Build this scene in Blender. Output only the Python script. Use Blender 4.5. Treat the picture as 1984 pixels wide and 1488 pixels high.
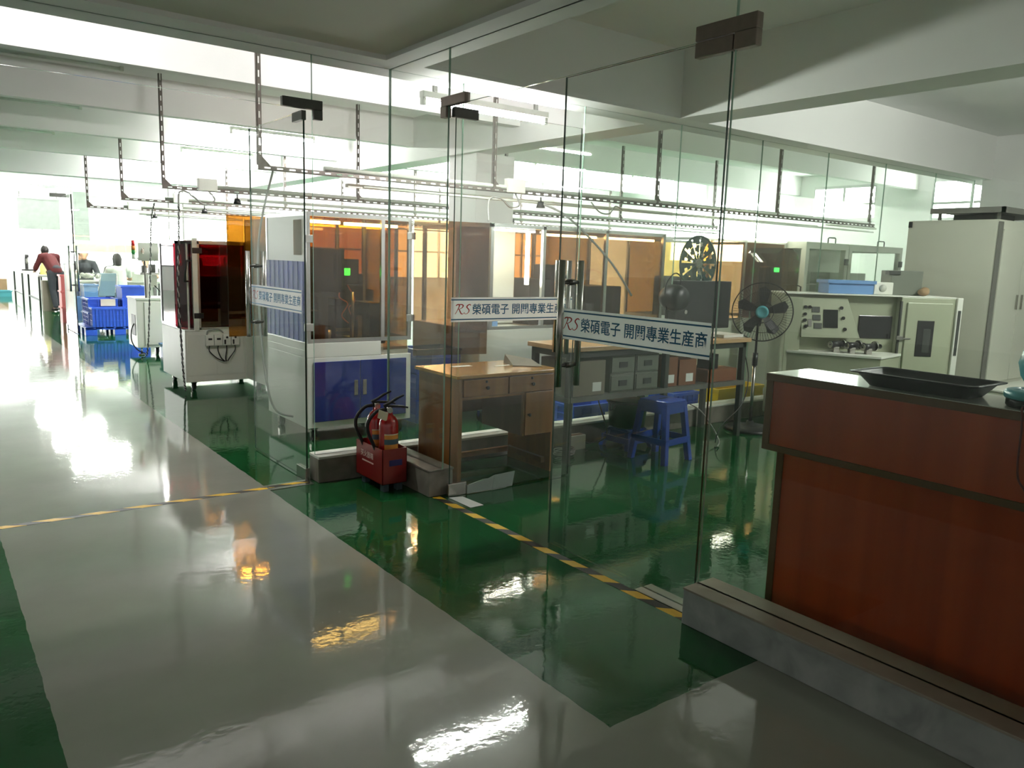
import bpy, bmesh, math, random
from mathutils import Vector, Matrix
random.seed(7)
D = bpy.data
SC = bpy.context.scene
COL = SC.collection
PI = math.pi
for o in list(D.objects): D.objects.remove(o)

# ------------------------------------------------------------------ camera
cam = D.cameras.new('camera'); camo = D.objects.new('camera', cam); COL.objects.link(camo)
cam.sensor_width = 36.0; cam.lens = 1523.854 * 36.0 / 1984.0; cam.clip_start = 0.05; cam.clip_end = 200
_yaw, _pitch, _roll = 0.64802979, 0.15583069, -0.03105674
_f = Vector((math.sin(_yaw)*math.cos(_pitch), math.cos(_yaw)*math.cos(_pitch), -math.sin(_pitch)))
_r = Vector((math.cos(_yaw), -math.sin(_yaw), 0)); _d = _f.cross(_r)
_c, _s = math.cos(_roll), math.sin(_roll)
_rr = _c*_r + _s*_d; _dd = -_s*_r + _c*_d
_m = Matrix((( _rr.x, -_dd.x, -_f.x), (_rr.y, -_dd.y, -_f.y), (_rr.z, -_dd.z, -_f.z))).to_4x4()
_m.translation = (0, 0, 1.53)
camo.matrix_world = _m
SC.camera = camo

# ------------------------------------------------------------------ view, world, light levels
vs = SC.view_settings
vs.view_transform = 'Standard'; vs.look = 'None'; vs.gamma = 1.0; vs.exposure = 1.18
try: vs.use_curve_mapping = False
except Exception: pass
SC.display_settings.display_device = 'sRGB'
cy = SC.cycles
cy.adaptive_threshold = 0.02
cy.transparent_max_bounces = 48
cy.max_bounces = 10; cy.diffuse_bounces = 5; cy.glossy_bounces = 5; cy.transmission_bounces = 6
cy.sample_clamp_indirect = 8.0
cy.caustics_reflective = False; cy.caustics_refractive = False
W = D.worlds.new('world'); SC.world = W; W.use_nodes = True
W.node_tree.nodes['Background'].inputs[0].default_value = (1.0, 0.965, 0.92, 1)
W.node_tree.nodes['Background'].inputs[1].default_value = 0.21
TUBE = 330.0        # radiance of a lit fluorescent tube
PANE = 12.0          # radiance of an overexposed daylight window
ENCL = 16.0         # small strip lamps inside the machines

# ------------------------------------------------------------------ helpers
def lin(c):
    return tuple(((v/255.0)/12.92 if v/255.0 <= 0.04045 else ((v/255.0+0.055)/1.055)**2.4) for v in c)

class MB:
    """collects shapes into one bmesh; coordinates are given minus org"""
    def __init__(s, org=(0, 0, 0)):
        s.bm = bmesh.new(); s.o = Vector(org); s.mi = 0
    def v(s, p): return s.bm.verts.new(Vector(p) - s.o)
    def face(s, vs_, smooth=False):
        try: f = s.bm.faces.new(vs_)
        except ValueError: return None
        f.material_index = s.mi; f.smooth = smooth; return f
    def hexa(s, p):
        v = [s.v(q) for q in p]
        for i in ((3,2,1,0),(4,5,6,7),(0,1,5,4),(1,2,6,5),(2,3,7,6),(3,0,4,7)): s.face([v[k] for k in i])
        return s
    def box(s, x0, x1, y0, y1, z0, z1):
        if x0 > x1: x0, x1 = x1, x0
        if y0 > y1: y0, y1 = y1, y0
        if z0 > z1: z0, z1 = z1, z0
        return s.hexa([(x0,y0,z0),(x1,y0,z0),(x1,y1,z0),(x0,y1,z0),(x0,y0,z1),(x1,y0,z1),(x1,y1,z1),(x0,y1,z1)])
    def ring(s, c, u, w, r, n):
        return [s.v(c + u*(r*math.cos(2*PI*i/n)) + w*(r*math.sin(2*PI*i/n))) for i in range(n)]
    def loft(s, rings, closed=False, caps=True, smooth=True):
        n = len(rings[0]); k = len(rings)
        for a in range(k if closed else k-1):
            A, B = rings[a], rings[(a+1) % k]
            for i in range(n): s.face([A[i], A[(i+1)%n], B[(i+1)%n], B[i]], smooth)
        if caps and not closed:
            s.face(list(reversed(rings[0]))); s.face(rings[-1])
    def cyl(s, p0, p1, r0, r1=None, n=16, caps=True):
        p0, p1 = Vector(p0), Vector(p1); r1 = r0 if r1 is None else r1
        a = (p1-p0).normalized(); u = a.orthogonal().normalized(); w = a.cross(u)
        s.loft([s.ring(p0, u, w, r0, n), s.ring(p1, u, w, r1, n)], caps=caps); return s
    def tube(s, pts, r, n=8, closed=False):
        P = [Vector(p) for p in pts]; k = len(P); rings = []; u = None
        for i in range(k):
            a = (P[(i+1) % k]-P[i-1]) if closed else (P[min(i+1,k-1)]-P[max(i-1,0)])
            if a.length < 1e-9: a = Vector((0,0,1))
            a.normalize()
            if u is None: u = a.orthogonal().normalized()
            u = (u - a*u.dot(a))
            if u.length < 1e-6: u = a.orthogonal()
            u.normalize(); w = a.cross(u)
            rr = r[i] if isinstance(r, (list, tuple)) else r
            rings.append(s.ring(P[i], u, w, rr, n))
        s.loft(rings, closed=closed); return s
    def lathe(s, prof, c=(0,0,0), n=24, ax=(0,0,1)):
        c = Vector(c); a = Vector(ax).normalized(); u = a.orthogonal().normalized(); w = a.cross(u)
        s.loft([s.ring(c + a*z, u, w, max(r, 1e-4), n) for r, z in prof]); return s
    def prism(s, poly, a0, a1, ax='z'):
        """poly: 2d points; ax z -> (x,y), y -> (x,z), x -> (y,z)"""
        def q(p, a): return (p[0],p[1],a) if ax == 'z' else ((p[0],a,p[1]) if ax == 'y' else (a,p[0],p[1]))
        A = [s.v(q(p, a0)) for p in poly]; B = [s.v(q(p, a1)) for p in poly]; n = len(poly)
        s.face(list(reversed(A))); s.face(B)
        for i in range(n): s.face([A[i], A[(i+1)%n], B[(i+1)%n], B[i]])
        return s
    def sph(s, c, r, n=14, sc=(1,1,1)):
        c = Vector(c); m = max(6, n//2); rings = []
        for j in range(m+1):
            t = PI*j/m; rr = max(math.sin(t), 1e-3)
            rings.append([s.v(c + Vector((sc[0]*r*rr*math.cos(2*PI*i/n), sc[1]*r*rr*math.sin(2*PI*i/n), -sc[2]*r*math.cos(t)))) for i in range(n)])
        s.loft(rings); return s
    def out(s, name, mats, parent=None, bev=0, seg=2, rot=None):
        bm = s.bm
        if rot is not None: bmesh.ops.transform(bm, matrix=rot, verts=bm.verts)
        bmesh.ops.recalc_face_normals(bm, faces=bm.faces)
        if bev:
            ed = [e for e in bm.edges if len(e.link_faces) == 2 and e.calc_face_angle(0) > 0.6]
            bmesh.ops.bevel(bm, geom=ed, offset=bev, segments=seg, affect='EDGES', profile=0.5)
        me = D.meshes.new(name); bm.to_mesh(me); bm.free()
        for m in (mats if isinstance(mats, (list, tuple)) else [mats]): me.materials.append(m)
        ob = D.objects.new(name, me); COL.objects.link(ob)
        if parent is not None: ob.parent = parent
        return ob

def tag(o, label, cat, group=None, kind=None):
    o['label'] = label; o['category'] = cat
    if group: o['group'] = group
    if kind: o['kind'] = kind
    return o
def struct(o, label, cat): return tag(o, label, cat, None, 'structure')
def thing(name, label, cat, loc=(0,0,0), rz=0.0, group=None):
    o = D.objects.new(name, None); COL.objects.link(o); o.empty_display_size = 0.1
    o.location = loc; o.rotation_euler = (0, 0, rz)
    return tag(o, label, cat, group)
def dup(root, loc, rz=None, label=None):
    r = root.copy(); COL.objects.link(r); r.location = loc
    if rz is not None: r.rotation_euler = (0, 0, rz)
    if label: r['label'] = label
    for ch in list(root.children):
        c = ch.copy(); COL.objects.link(c); c.parent = r
        for g in list(ch.children):
            h = g.copy(); COL.objects.link(h); h.parent = c
    return r

def spline(pts, k=8):
    P = [Vector(p) for p in pts]; out = []
    for i in range(len(P)-1):
        a, b, c, d = P[max(i-1,0)], P[i], P[i+1], P[min(i+2,len(P)-1)]
        for j in range(k):
            t = j/k
            out.append(0.5*((2*b)+(c-a)*t+(2*a-5*b+4*c-d)*t*t+(3*b-a-3*c+d)*t**3))
    out.append(P[-1]); return out

# ------------------------------------------------------------------ materials
def newmat(name):
    m = D.materials.new(name); m.use_nodes = True; m.node_tree.nodes.clear()
    nt = m.node_tree; o = nt.nodes.new('ShaderNodeOutputMaterial'); return m, nt, o
def nd(nt, t, **kw):
    n = nt.nodes.new(t)
    for k, v in kw.items(): setattr(n, k, v)
    return n
def mat(name, rgb, rough=0.5, metal=0.0, var=0.06, scale=6.0, bump=0.0, bscale=60.0, coat=0.0, spec=0.5, trans=0.0):
    m, nt, o = newmat(name); L = nt.links
    p = nd(nt, 'ShaderNodeBsdfPrincipled'); c = lin(rgb)
    tc = nd(nt, 'ShaderNodeTexCoord'); n = nd(nt, 'ShaderNodeTexNoise'); n.inputs['Scale'].default_value = scale; n.inputs['Detail'].default_value = 4
    L.new(tc.outputs['Object'], n.inputs['Vector'])
    r = nd(nt, 'ShaderNodeValToRGB'); r.color_ramp.elements[0].position = 0.3; r.color_ramp.elements[1].position = 0.7
    r.color_ramp.elements[0].color = tuple(v*(1-var) for v in c)+(1,); r.color_ramp.elements[1].color = tuple(min(1, v*(1+var)) for v in c)+(1,)
    L.new(n.outputs['Fac'], r.inputs['Fac']); L.new(r.outputs['Color'], p.inputs['Base Color'])
    p.inputs['Roughness'].default_value = rough; p.inputs['Metallic'].default_value = metal
    p.inputs['Coat Weight'].default_value = coat; p.inputs['Coat Roughness'].default_value = 0.08
    p.inputs['Specular IOR Level'].default_value = spec
    if bump:
        n2 = nd(nt, 'ShaderNodeTexNoise'); n2.inputs['Scale'].default_value = bscale; L.new(tc.outputs['Object'], n2.inputs['Vector'])
        b = nd(nt, 'ShaderNodeBump'); b.inputs['Strength'].default_value = bump; b.inputs['Distance'].default_value = 0.004
        L.new(n2.outputs['Fac'], b.inputs['Height']); L.new(b.outputs['Normal'], p.inputs['Normal'])
    L.new(p.outputs['BSDF'], o.inputs['Surface']); return m
def emit(name, rgb, strength):
    m, nt, o = newmat(name); e = nd(nt, 'ShaderNodeEmission'); e.inputs[0].default_value = lin(rgb)+(1,); e.inputs[1].default_value = strength
    nt.links.new(e.outputs[0], o.inputs['Surface']); return m
def clear(name, tint, dust=0.0, f0=0.045, rough=0.0, dust_rgb=(215,222,216), smear=0.0):
    """thin clear sheet: straight-through transmission with a tint, mirror reflection by angle, a film of dust that scatters"""
    m, nt, o = newmat(name); L = nt.links
    g = nd(nt, 'ShaderNodeNewGeometry'); dp = nd(nt, 'ShaderNodeVectorMath', operation='DOT_PRODUCT')
    L.new(g.outputs['Normal'], dp.inputs[0]); L.new(g.outputs['Incoming'], dp.inputs[1])
    ab = nd(nt, 'ShaderNodeMath', operation='ABSOLUTE'); L.new(dp.outputs['Value'], ab.inputs[0])
    iv = nd(nt, 'ShaderNodeMath', operation='SUBTRACT'); iv.inputs[0].default_value = 1; L.new(ab.outputs[0], iv.inputs[1])
    pw = nd(nt, 'ShaderNodeMath', operation='POWER'); L.new(iv.outputs[0], pw.inputs[0]); pw.inputs[1].default_value = 5
    ma = nd(nt, 'ShaderNodeMath', operation='MULTIPLY_ADD'); L.new(pw.outputs[0], ma.inputs[0]); ma.inputs[1].default_value = 1-f0; ma.inputs[2].default_value = f0
    t = nd(nt, 'ShaderNodeBsdfTransparent'); t.inputs[0].default_value = tuple(tint)+(1,)
    gl = nd(nt, 'ShaderNodeBsdfGlossy'); gl.inputs['Roughness'].default_value = rough; gl.inputs['Color'].default_value = (1,1,1,1)
    mx = nd(nt, 'ShaderNodeMixShader'); L.new(ma.outputs[0], mx.inputs[0]); L.new(t.outputs[0], mx.inputs[1]); L.new(gl.outputs[0], mx.inputs[2])
    src = mx
    if dust:
        tl = nd(nt, 'ShaderNodeBsdfTranslucent'); df = nd(nt, 'ShaderNodeBsdfDiffuse')
        tl.inputs[0].default_value = lin(dust_rgb)+(1,); df.inputs[0].default_value = lin(dust_rgb)+(1,)
        m2 = nd(nt, 'ShaderNodeMixShader'); m2.inputs[0].default_value = 0.35; L.new(tl.outputs[0], m2.inputs[1]); L.new(df.outputs[0], m2.inputs[2])
        tc = nd(nt, 'ShaderNodeTexCoord'); nz = nd(nt, 'ShaderNodeTexNoise'); nz.inputs['Scale'].default_value = 2.3; nz.inputs['Detail'].default_value = 6
        L.new(tc.outputs['Object'], nz.inputs['Vector'])
        mr = nd(nt, 'ShaderNodeMapRange'); mr.inputs['From Min'].default_value = 0.3; mr.inputs['From Max'].default_value = 0.75
        mr.inputs['To Min'].default_value = dust*(1-smear); mr.inputs['To Max'].default_value = dust*(1+smear)
        L.new(nz.outputs['Fac'], mr.inputs['Value'])
        m3 = nd(nt, 'ShaderNodeMixShader'); L.new(mr.outputs[0], m3.inputs[0]); L.new(mx.outputs[0], m3.inputs[1]); L.new(m2.outputs[0], m3.inputs[2]); src = m3
    L.new(src.outputs[0], o.inputs['Surface']); return m

def floor_material():
    m, nt, o = newmat('epoxy_floor'); L = nt.links
    g = nd(nt, 'ShaderNodeNewGeometry'); sp = nd(nt, 'ShaderNodeSeparateXYZ')
    nz = nd(nt, 'ShaderNodeTexNoise'); nz.inputs['Scale'].default_value = 9.0; nz.inputs['Detail'].default_value = 3
    L.new(g.outputs['Position'], nz.inputs['Vector'])
    sh = nd(nt, 'ShaderNodeVectorMath', operation='SUBTRACT'); L.new(nz.outputs['Color'], sh.inputs[0]); sh.inputs[1].default_value = (.5,.5,.5)
    sc = nd(nt, 'ShaderNodeVectorMath', operation='SCALE'); L.new(sh.outputs[0], sc.inputs[0]); sc.inputs['Scale'].default_value = 0.016
    ad = nd(nt, 'ShaderNodeVectorMath', operation='ADD'); L.new(g.outputs['Position'], ad.inputs[0]); L.new(sc.outputs[0], ad.inputs[1])
    L.new(ad.outputs[0], sp.inputs[0])
    def cmp(ch, op, val):
        n = nd(nt, 'ShaderNodeMath', operation=op); L.new(sp.outputs[ch], n.inputs[0]); n.inputs[1].default_value = val; return n
    a = cmp('X', 'GREATER_THAN', 0.26); b = cmp('X', 'LESS_THAN', 1.75); c = cmp('Y', 'LESS_THAN', 1.71)
    bc = nd(nt, 'ShaderNodeMath', operation='MAXIMUM'); L.new(b.outputs[0], bc.inputs[0]); L.new(c.outputs[0], bc.inputs[1])
    gy = nd(nt, 'ShaderNodeMath', operation='MULTIPLY'); L.new(a.outputs[0], gy.inputs[0]); L.new(bc.outputs[0], gy.inputs[1])
    n2 = nd(nt, 'ShaderNodeTexNoise'); n2.inputs['Scale'].default_value = 1.6; n2.inputs['Detail'].default_value = 5; L.new(g.outputs['Position'], n2.inputs['Vector'])
    def ramp(c0, c1):
        r = nd(nt, 'ShaderNodeValToRGB'); r.color_ramp.elements[0].position = .35; r.color_ramp.elements[1].position = .68
        r.color_ramp.elements[0].color = lin(c0)+(1,); r.color_ramp.elements[1].color = lin(c1)+(1,); L.new(n2.outputs['Fac'], r.inputs['Fac']); return r
    green = ramp((20, 74, 38), (26, 84, 44)); grey = ramp((138, 140, 130), (148, 150, 140))
    mx = nd(nt, 'ShaderNodeMix', data_type='RGBA'); L.new(gy.outputs[0], mx.inputs[0]); L.new(green.outputs[0], mx.inputs[6]); L.new(grey.outputs[0], mx.inputs[7])
    p = nd(nt, 'ShaderNodeBsdfPrincipled'); L.new(mx.outputs[2], p.inputs['Base Color'])
    p.inputs['Roughness'].default_value = 0.055; p.inputs['IOR'].default_value = 1.62
    n3 = nd(nt, 'ShaderNodeTexNoise'); n3.inputs['Scale'].default_value = 26; n3.inputs['Detail'].default_value = 2; L.new(g.outputs['Position'], n3.inputs['Vector'])
    n4 = nd(nt, 'ShaderNodeTexNoise'); n4.inputs['Scale'].default_value = 3.0; n4.inputs['Detail'].default_value = 2; L.new(g.outputs['Position'], n4.inputs['Vector'])
    s4 = nd(nt, 'ShaderNodeMath', operation='MULTIPLY_ADD'); L.new(n4.outputs['Fac'], s4.inputs[0]); s4.inputs[1].default_value = 3.0; L.new(n3.outputs['Fac'], s4.inputs[2])
    bp = nd(nt, 'ShaderNodeBump'); bp.inputs['Strength'].default_value = 0.10; bp.inputs['Distance'].default_value = 0.004
    L.new(s4.outputs[0], bp.inputs['Height']); L.new(bp.outputs['Normal'], p.inputs['Normal'])
    L.new(p.outputs['BSDF'], o.inputs['Surface']); return m

def stripes(name, ca, cb, ax, period, skew, other, rough=0.5):
    """diagonal warning stripes across a tape"""
    m, nt, o = newmat(name); L = nt.links
    g = nd(nt, 'ShaderNodeNewGeometry'); sp = nd(nt, 'ShaderNodeSeparateXYZ'); L.new(g.outputs['Position'], sp.inputs[0])
    a = nd(nt, 'ShaderNodeMath', operation='MULTIPLY_ADD'); L.new(sp.outputs[other], a.inputs[0]); a.inputs[1].default_value = skew; L.new(sp.outputs[ax], a.inputs[2])
    d = nd(nt, 'ShaderNodeMath', operation='DIVIDE'); L.new(a.outputs[0], d.inputs[0]); d.inputs[1].default_value = period
    f = nd(nt, 'ShaderNodeMath', operation='FRACT'); L.new(d.outputs[0], f.inputs[0])
    gt = nd(nt, 'ShaderNodeMath', operation='GREATER_THAN'); L.new(f.outputs[0], gt.inputs[0]); gt.inputs[1].default_value = 0.5
    mx = nd(nt, 'ShaderNodeMix', data_type='RGBA'); L.new(gt.outputs[0], mx.inputs[0]); mx.inputs[6].default_value = lin(ca)+(1,); mx.inputs[7].default_value = lin(cb)+(1,)
    p = nd(nt, 'ShaderNodeBsdfPrincipled'); L.new(mx.outputs[2], p.inputs['Base Color']); p.inputs['Roughness'].default_value = rough
    L.new(p.outputs['BSDF'], o.inputs['Surface']); return m

def wood(name, c0, c1, rough=0.35, stretch=(1, 1, 0.06), scale=14, coat=0.3):
    m, nt, o = newmat(name); L = nt.links
    tc = nd(nt, 'ShaderNodeTexCoord'); mp = nd(nt, 'ShaderNodeMapping'); mp.inputs['Scale'].default_value = stretch; L.new(tc.outputs['Object'], mp.inputs['Vector'])
    n = nd(nt, 'ShaderNodeTexNoise'); n.inputs['Scale'].default_value = scale; n.inputs['Detail'].default_value = 6; n.inputs['Distortion'].default_value = 0.3; L.new(mp.outputs[0], n.inputs['Vector'])
    r = nd(nt, 'ShaderNodeValToRGB'); r.color_ramp.elements[0].position = .36; r.color_ramp.elements[1].position = .66
    r.color_ramp.elements[0].color = lin(c0)+(1,); r.color_ramp.elements[1].color = lin(c1)+(1,); L.new(n.outputs['Fac'], r.inputs['Fac'])
    p = nd(nt, 'ShaderNodeBsdfPrincipled'); L.new(r.outputs[0], p.inputs['Base Color']); p.inputs['Roughness'].default_value = rough
    p.inputs['Coat Weight'].default_value = coat; p.inputs['Coat Roughness'].default_value = 0.15
    L.new(p.outputs['BSDF'], o.inputs['Surface']); return m

def marble(name, c0, c1, c2):
    m, nt, o = newmat(name); L = nt.links
    tc = nd(nt, 'ShaderNodeTexCoord'); n = nd(nt, 'ShaderNodeTexNoise'); n.inputs['Scale'].default_value = 5; n.inputs['Detail'].default_value = 9; n.inputs['Distortion'].default_value = 1.4
    L.new(tc.outputs['Object'], n.inputs['Vector'])
    r = nd(nt, 'ShaderNodeValToRGB'); e = r.color_ramp.elements; e[0].position = .3; e[0].color = lin(c0)+(1,); e[1].position = .7; e[1].color = lin(c2)+(1,)
    k = e.new(.52); k.color = lin(c1)+(1,); L.new(n.outputs['Fac'], r.inputs['Fac'])
    p = nd(nt, 'ShaderNodeBsdfPrincipled'); L.new(r.outputs[0], p.inputs['Base Color']); p.inputs['Roughness'].default_value = 0.3
    L.new(p.outputs['BSDF'], o.inputs['Surface']); return m

WHITE = mat('white_plaster', (236, 235, 234), .8, var=.03, scale=1.2)
CEIL = mat('ceiling_paint', (240, 240, 240), .85, var=.03, scale=.8)
LOBC = mat('lobby_ceiling_paint', (228, 222, 216), .85, var=.04, scale=.8)
FLOOR = floor_material()
MARBLE = marble('grey_marble_tile', (140, 144, 142), (160, 164, 162), (176, 178, 176))
CURB = marble('brown_grey_tile', (112, 106, 98), (128, 122, 114), (140, 134, 124))
SILL = mat('white_sill', (222, 224, 214), .4)
GLASS = clear('clear_glass', (.955, .982, .958), dust=.006, smear=.7, f0=.04)
GLASSC = clear('clean_glass', (.945, .982, .950), dust=.003, smear=.7, f0=.034)
GLASSD = clear('dusty_glass', (.976, .982, .981), dust=.008, smear=.8, f0=.04)
GLASSE = clear('dusty_green_glass', (.94, .98, .955), dust=.020, smear=.8, f0=.038)
GEDGE = mat('glass_edge_green', (40, 66, 54), .15, var=.1)
GEDGEL = mat('polished_glass_edge', (150, 182, 164), .12, var=.1)
AMBER = clear('amber_acrylic', (.68, .555, .30), dust=.004, dust_rgb=(190, 110, 50), f0=.036)
AMBERD = clear('smoked_amber_acrylic', (.58, .42, .28), dust=.028, dust_rgb=(120, 84, 64), f0=.05)
AMBERL = clear('deep_amber_acrylic', (.60, .37, .10), dust=.006, dust_rgb=(190, 110, 50), f0=.05)
REDA = clear('dark_red_acrylic', (.30, .06, .09), dust=.015, dust_rgb=(130, 20, 30), f0=.05)
STEEL = mat('brushed_steel', (180, 178, 172), .26, 1.0, .04, 30)
DSTEEL = mat('dark_patch_steel', (96, 96, 92), .32, 1.0, .05, 30)
BRONZE = mat('grey_patch_steel', (136, 124, 116), .42, 1.0, .05, 30)
ALU = mat('aluminium_profile', (196, 198, 196), .3, .85, .04, 20)
PWHITE = mat('white_powder_coat', (218, 220, 210), .42, var=.03, scale=3)
PGREY = mat('grey_powder_coat', (176, 180, 170), .42, var=.04, scale=3)
PGREEN = mat('grey_green_enamel', (158, 164, 140), .35, var=.05, scale=2)
CABW = mat('cabinet_cream', (182, 184, 170), .4, var=.04, scale=2)
BLUEP = mat('blue_enamel', (8, 34, 108), .3, var=.05)
BLUEC = mat('blue_crate_plastic', (38, 84, 196), .4, var=.08)
BLUES = mat('blue_stool_plastic', (28, 62, 150), .35, var=.06)
LBLUE = mat('light_blue_plastic', (104, 146, 196), .4, var=.06)
YELLOW = mat('yellow_crate_plastic', (232, 196, 36), .4, var=.06)
REDP = mat('red_paint', (124, 18, 18), .35, var=.08, coat=.3)
REDX = mat('extinguisher_red', (158, 16, 18), .22, var=.05, coat=.6)
BLACKP = mat('black_plastic', (24, 25, 26), .4, var=.1)
TRAYB = mat('black_tray_plastic', (26, 27, 32), .38, var=.1)
RUBBER = mat('black_rubber', (16, 16, 17), .6, var=.1)
DGREY = mat('dark_grey_metal', (58, 62, 58), .5, .3, .08)
GREYM = mat('grey_metal', (112, 112, 106), .5, .5, .08)
SCREEN = mat('dark_screen', (14, 18, 18), .12, var=.02)
PAPER = mat('white_paper', (222, 226, 220), .7, var=.03)
LABELW = mat('cream_label', (224, 214, 186), .6)
LABELO = mat('orange_label', (224, 150, 64), .5)
LABELB = mat('blue_grey_label', (74, 100, 112), .5)
INKBLUE = mat('blue_ink', (40, 36, 92), .5)
INKW = mat('pale_lettering', (206, 176, 168), .5)
TEAL = mat('teal_plastic', (84, 162, 172), .25, var=.05)
CARD = mat('brown_cardboard', (150, 124, 92), .8, var=.08)
CARDG = mat('grey_cardboard', (128, 122, 108), .8, var=.06)
BROWNB = mat('brown_box', (118, 74, 48), .7, var=.1)
GREYBOX = mat('grey_drawer_box', (104, 110, 98), .55, var=.05)
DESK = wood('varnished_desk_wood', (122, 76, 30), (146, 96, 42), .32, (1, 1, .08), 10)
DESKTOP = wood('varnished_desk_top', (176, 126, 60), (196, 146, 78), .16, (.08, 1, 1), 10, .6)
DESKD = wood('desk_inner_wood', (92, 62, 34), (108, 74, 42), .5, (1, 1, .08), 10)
CHERRY = wood('cherry_laminate', (170, 56, 18), (196, 74, 27), .3, (1, 1, .03), 9, .25)
BAND = mat('brown_edge_band', (104, 70, 40), .45, var=.06)
LAMW = mat('white_laminate', (234, 234, 226), .10, var=.02)
TABLEW = wood('table_top_wood', (176, 142, 100), (196, 162, 118), .4, (.1, 1, 1), 8)
TUBEM = emit('fluorescent_tube', (255, 253, 249), TUBE)
ENCLM = emit('machine_strip_lamp', (255, 244, 225), ENCL)
PANE2 = emit('daylight_pane', (255, 255, 252), PANE*.35)
PANEM = emit('bright_daylight_pane', (255, 255, 252), PANE)
GREENE = emit('green_display', (60, 255, 110), 3.0)
DARKTUBE = mat('unlit_tube', (206, 212, 206), .3)
SHADE = mat('grey_roller_shade', (168, 176, 170), .8)
SKIN = mat('skin', (206, 158, 130), .55, var=.04)
HAIR = mat('black_hair', (34, 30, 28), .5, var=.2)
CLW = mat('white_cotton', (222, 224, 216), .8)
CLD = mat('dark_grey_cotton', (52, 56, 62), .8)
CLN = mat('navy_denim', (44, 56, 84), .8)
CLR = mat('dark_red_cotton', (84, 26, 28), .8)
CLB = mat('grey_blue_cotton', (124, 146, 160), .8)
def film(name, rgb, f=.7):
    m, nt, o = newmat(name); a = nd(nt, 'ShaderNodeBsdfDiffuse'); b = nd(nt, 'ShaderNodeBsdfTranslucent'); x = nd(nt, 'ShaderNodeMixShader')
    a.inputs[0].default_value = lin(rgb)+(1,); b.inputs[0].default_value = lin(rgb)+(1,); x.inputs[0].default_value = f
    nt.links.new(a.outputs[0], x.inputs[1]); nt.links.new(b.outputs[0], x.inputs[2]); nt.links.new(x.outputs[0], o.inputs['Surface']); return m
STICK = film('white_film', (246, 248, 248))
TEALINK = mat('teal_ink', (18, 96, 136), .5, var=.03)
REDINK = mat('red_ink', (178, 32, 34), .5, var=.03)
REDCAB = mat('pale_red_plastic', (206, 104, 100), .5)
CANOPY = mat('pale_green_shade', (196, 204, 150), .6)
CABLE = mat('black_cable', (22, 22, 24), .5)
CABLEW = mat('grey_cable', (150, 150, 146), .5)
CABLER = mat('dark_red_cable', (96, 22, 16), .5)
TAPEA = stripes('warning_tape_across', (214, 170, 40), (34, 32, 28), 'X', .235, 1.9, 'Y')
TAPEB = stripes('warning_tape_along', (214, 170, 40), (34, 32, 28), 'Y', .225, 1.0, 'X')

# ================================================================== SETTING
YA, XB = 4.95, 2.64              # planes of the two glass partitions
HB, HT = 2.77, 2.43              # beam underside, top of the doors
HC = 3.32                        # workshop ceiling
def S(mb, name, m, label, cat, bev=0): return struct(mb.out(name, m, None, bev), label, cat)

S(MB().box(-12, 14.2, -4, 33, -.12, 0), 'floor', FLOOR, 'glossy epoxy floor, green with a wide grey walkway', 'floor')
S(MB().box(-12, 2.50, -4, 4.74, 2.80, 2.95), 'ceiling', LOBC, 'dim flat ceiling over the entrance hall', 'ceiling')
S(MB().box(-12, 14.2, 5.16, 33, HC, HC+.15), 'ceiling_workshop', CEIL, 'white ceiling over the workshop behind the glass', 'ceiling')
S(MB().box(2.78, 14.2, -4, 4.74, HC, HC+.15), 'ceiling_office', CEIL, 'ceiling over the room behind the reception counter', 'ceiling')
S(MB().box(-12, 14.2, 4.74, 5.16, HB, HC+.15), 'trim_1', WHITE, 'long white beam above the glass wall of the workshop', 'beam')
S(MB().box(2.50, 2.78, -4, 4.74, HB, HC+.15), 'trim_2', WHITE, 'white beam above the glass wall with the double door', 'beam')
S(MB().box(5.30, 5.66, -4, 4.74, HB, HC), 'trim_3', WHITE, 'ceiling beam crossing the office room', 'beam')
S(MB().box(5.30, 5.66, 5.16, 17, HB, HC), 'trim_4', WHITE, 'ceiling beam running back through the workshop above the column', 'beam')
for k, (yb, lab) in enumerate(((7.0, 'ceiling beam nearest behind the glass, first across the workshop'), (9.3, 'second ceiling beam across the workshop'), (11.6, 'third ceiling beam across the workshop'), (14.2, 'fourth ceiling beam across the workshop'))):
    for (xa, xb_) in ((-12, 5.30), (5.66, 14.2)):
        S(MB().box(xa, xb_, yb, yb+.13, 2.955, HC), f'trim_{5+2*k+(xa>0)}', WHITE, lab + (', left stretch' if xa < 0 else ', stretch right of the column'), 'beam')
S(MB().box(-12, 14.2, 16.85, 17.15, 2.82, HC), 'trim_13', WHITE, 'beam over the far glass partition', 'beam')
S(MB().box(5.36, 5.92, 7.9, 8.5, 0, HB), 'trim_14', WHITE, 'square white column between the machines', 'column', .01)
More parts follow.
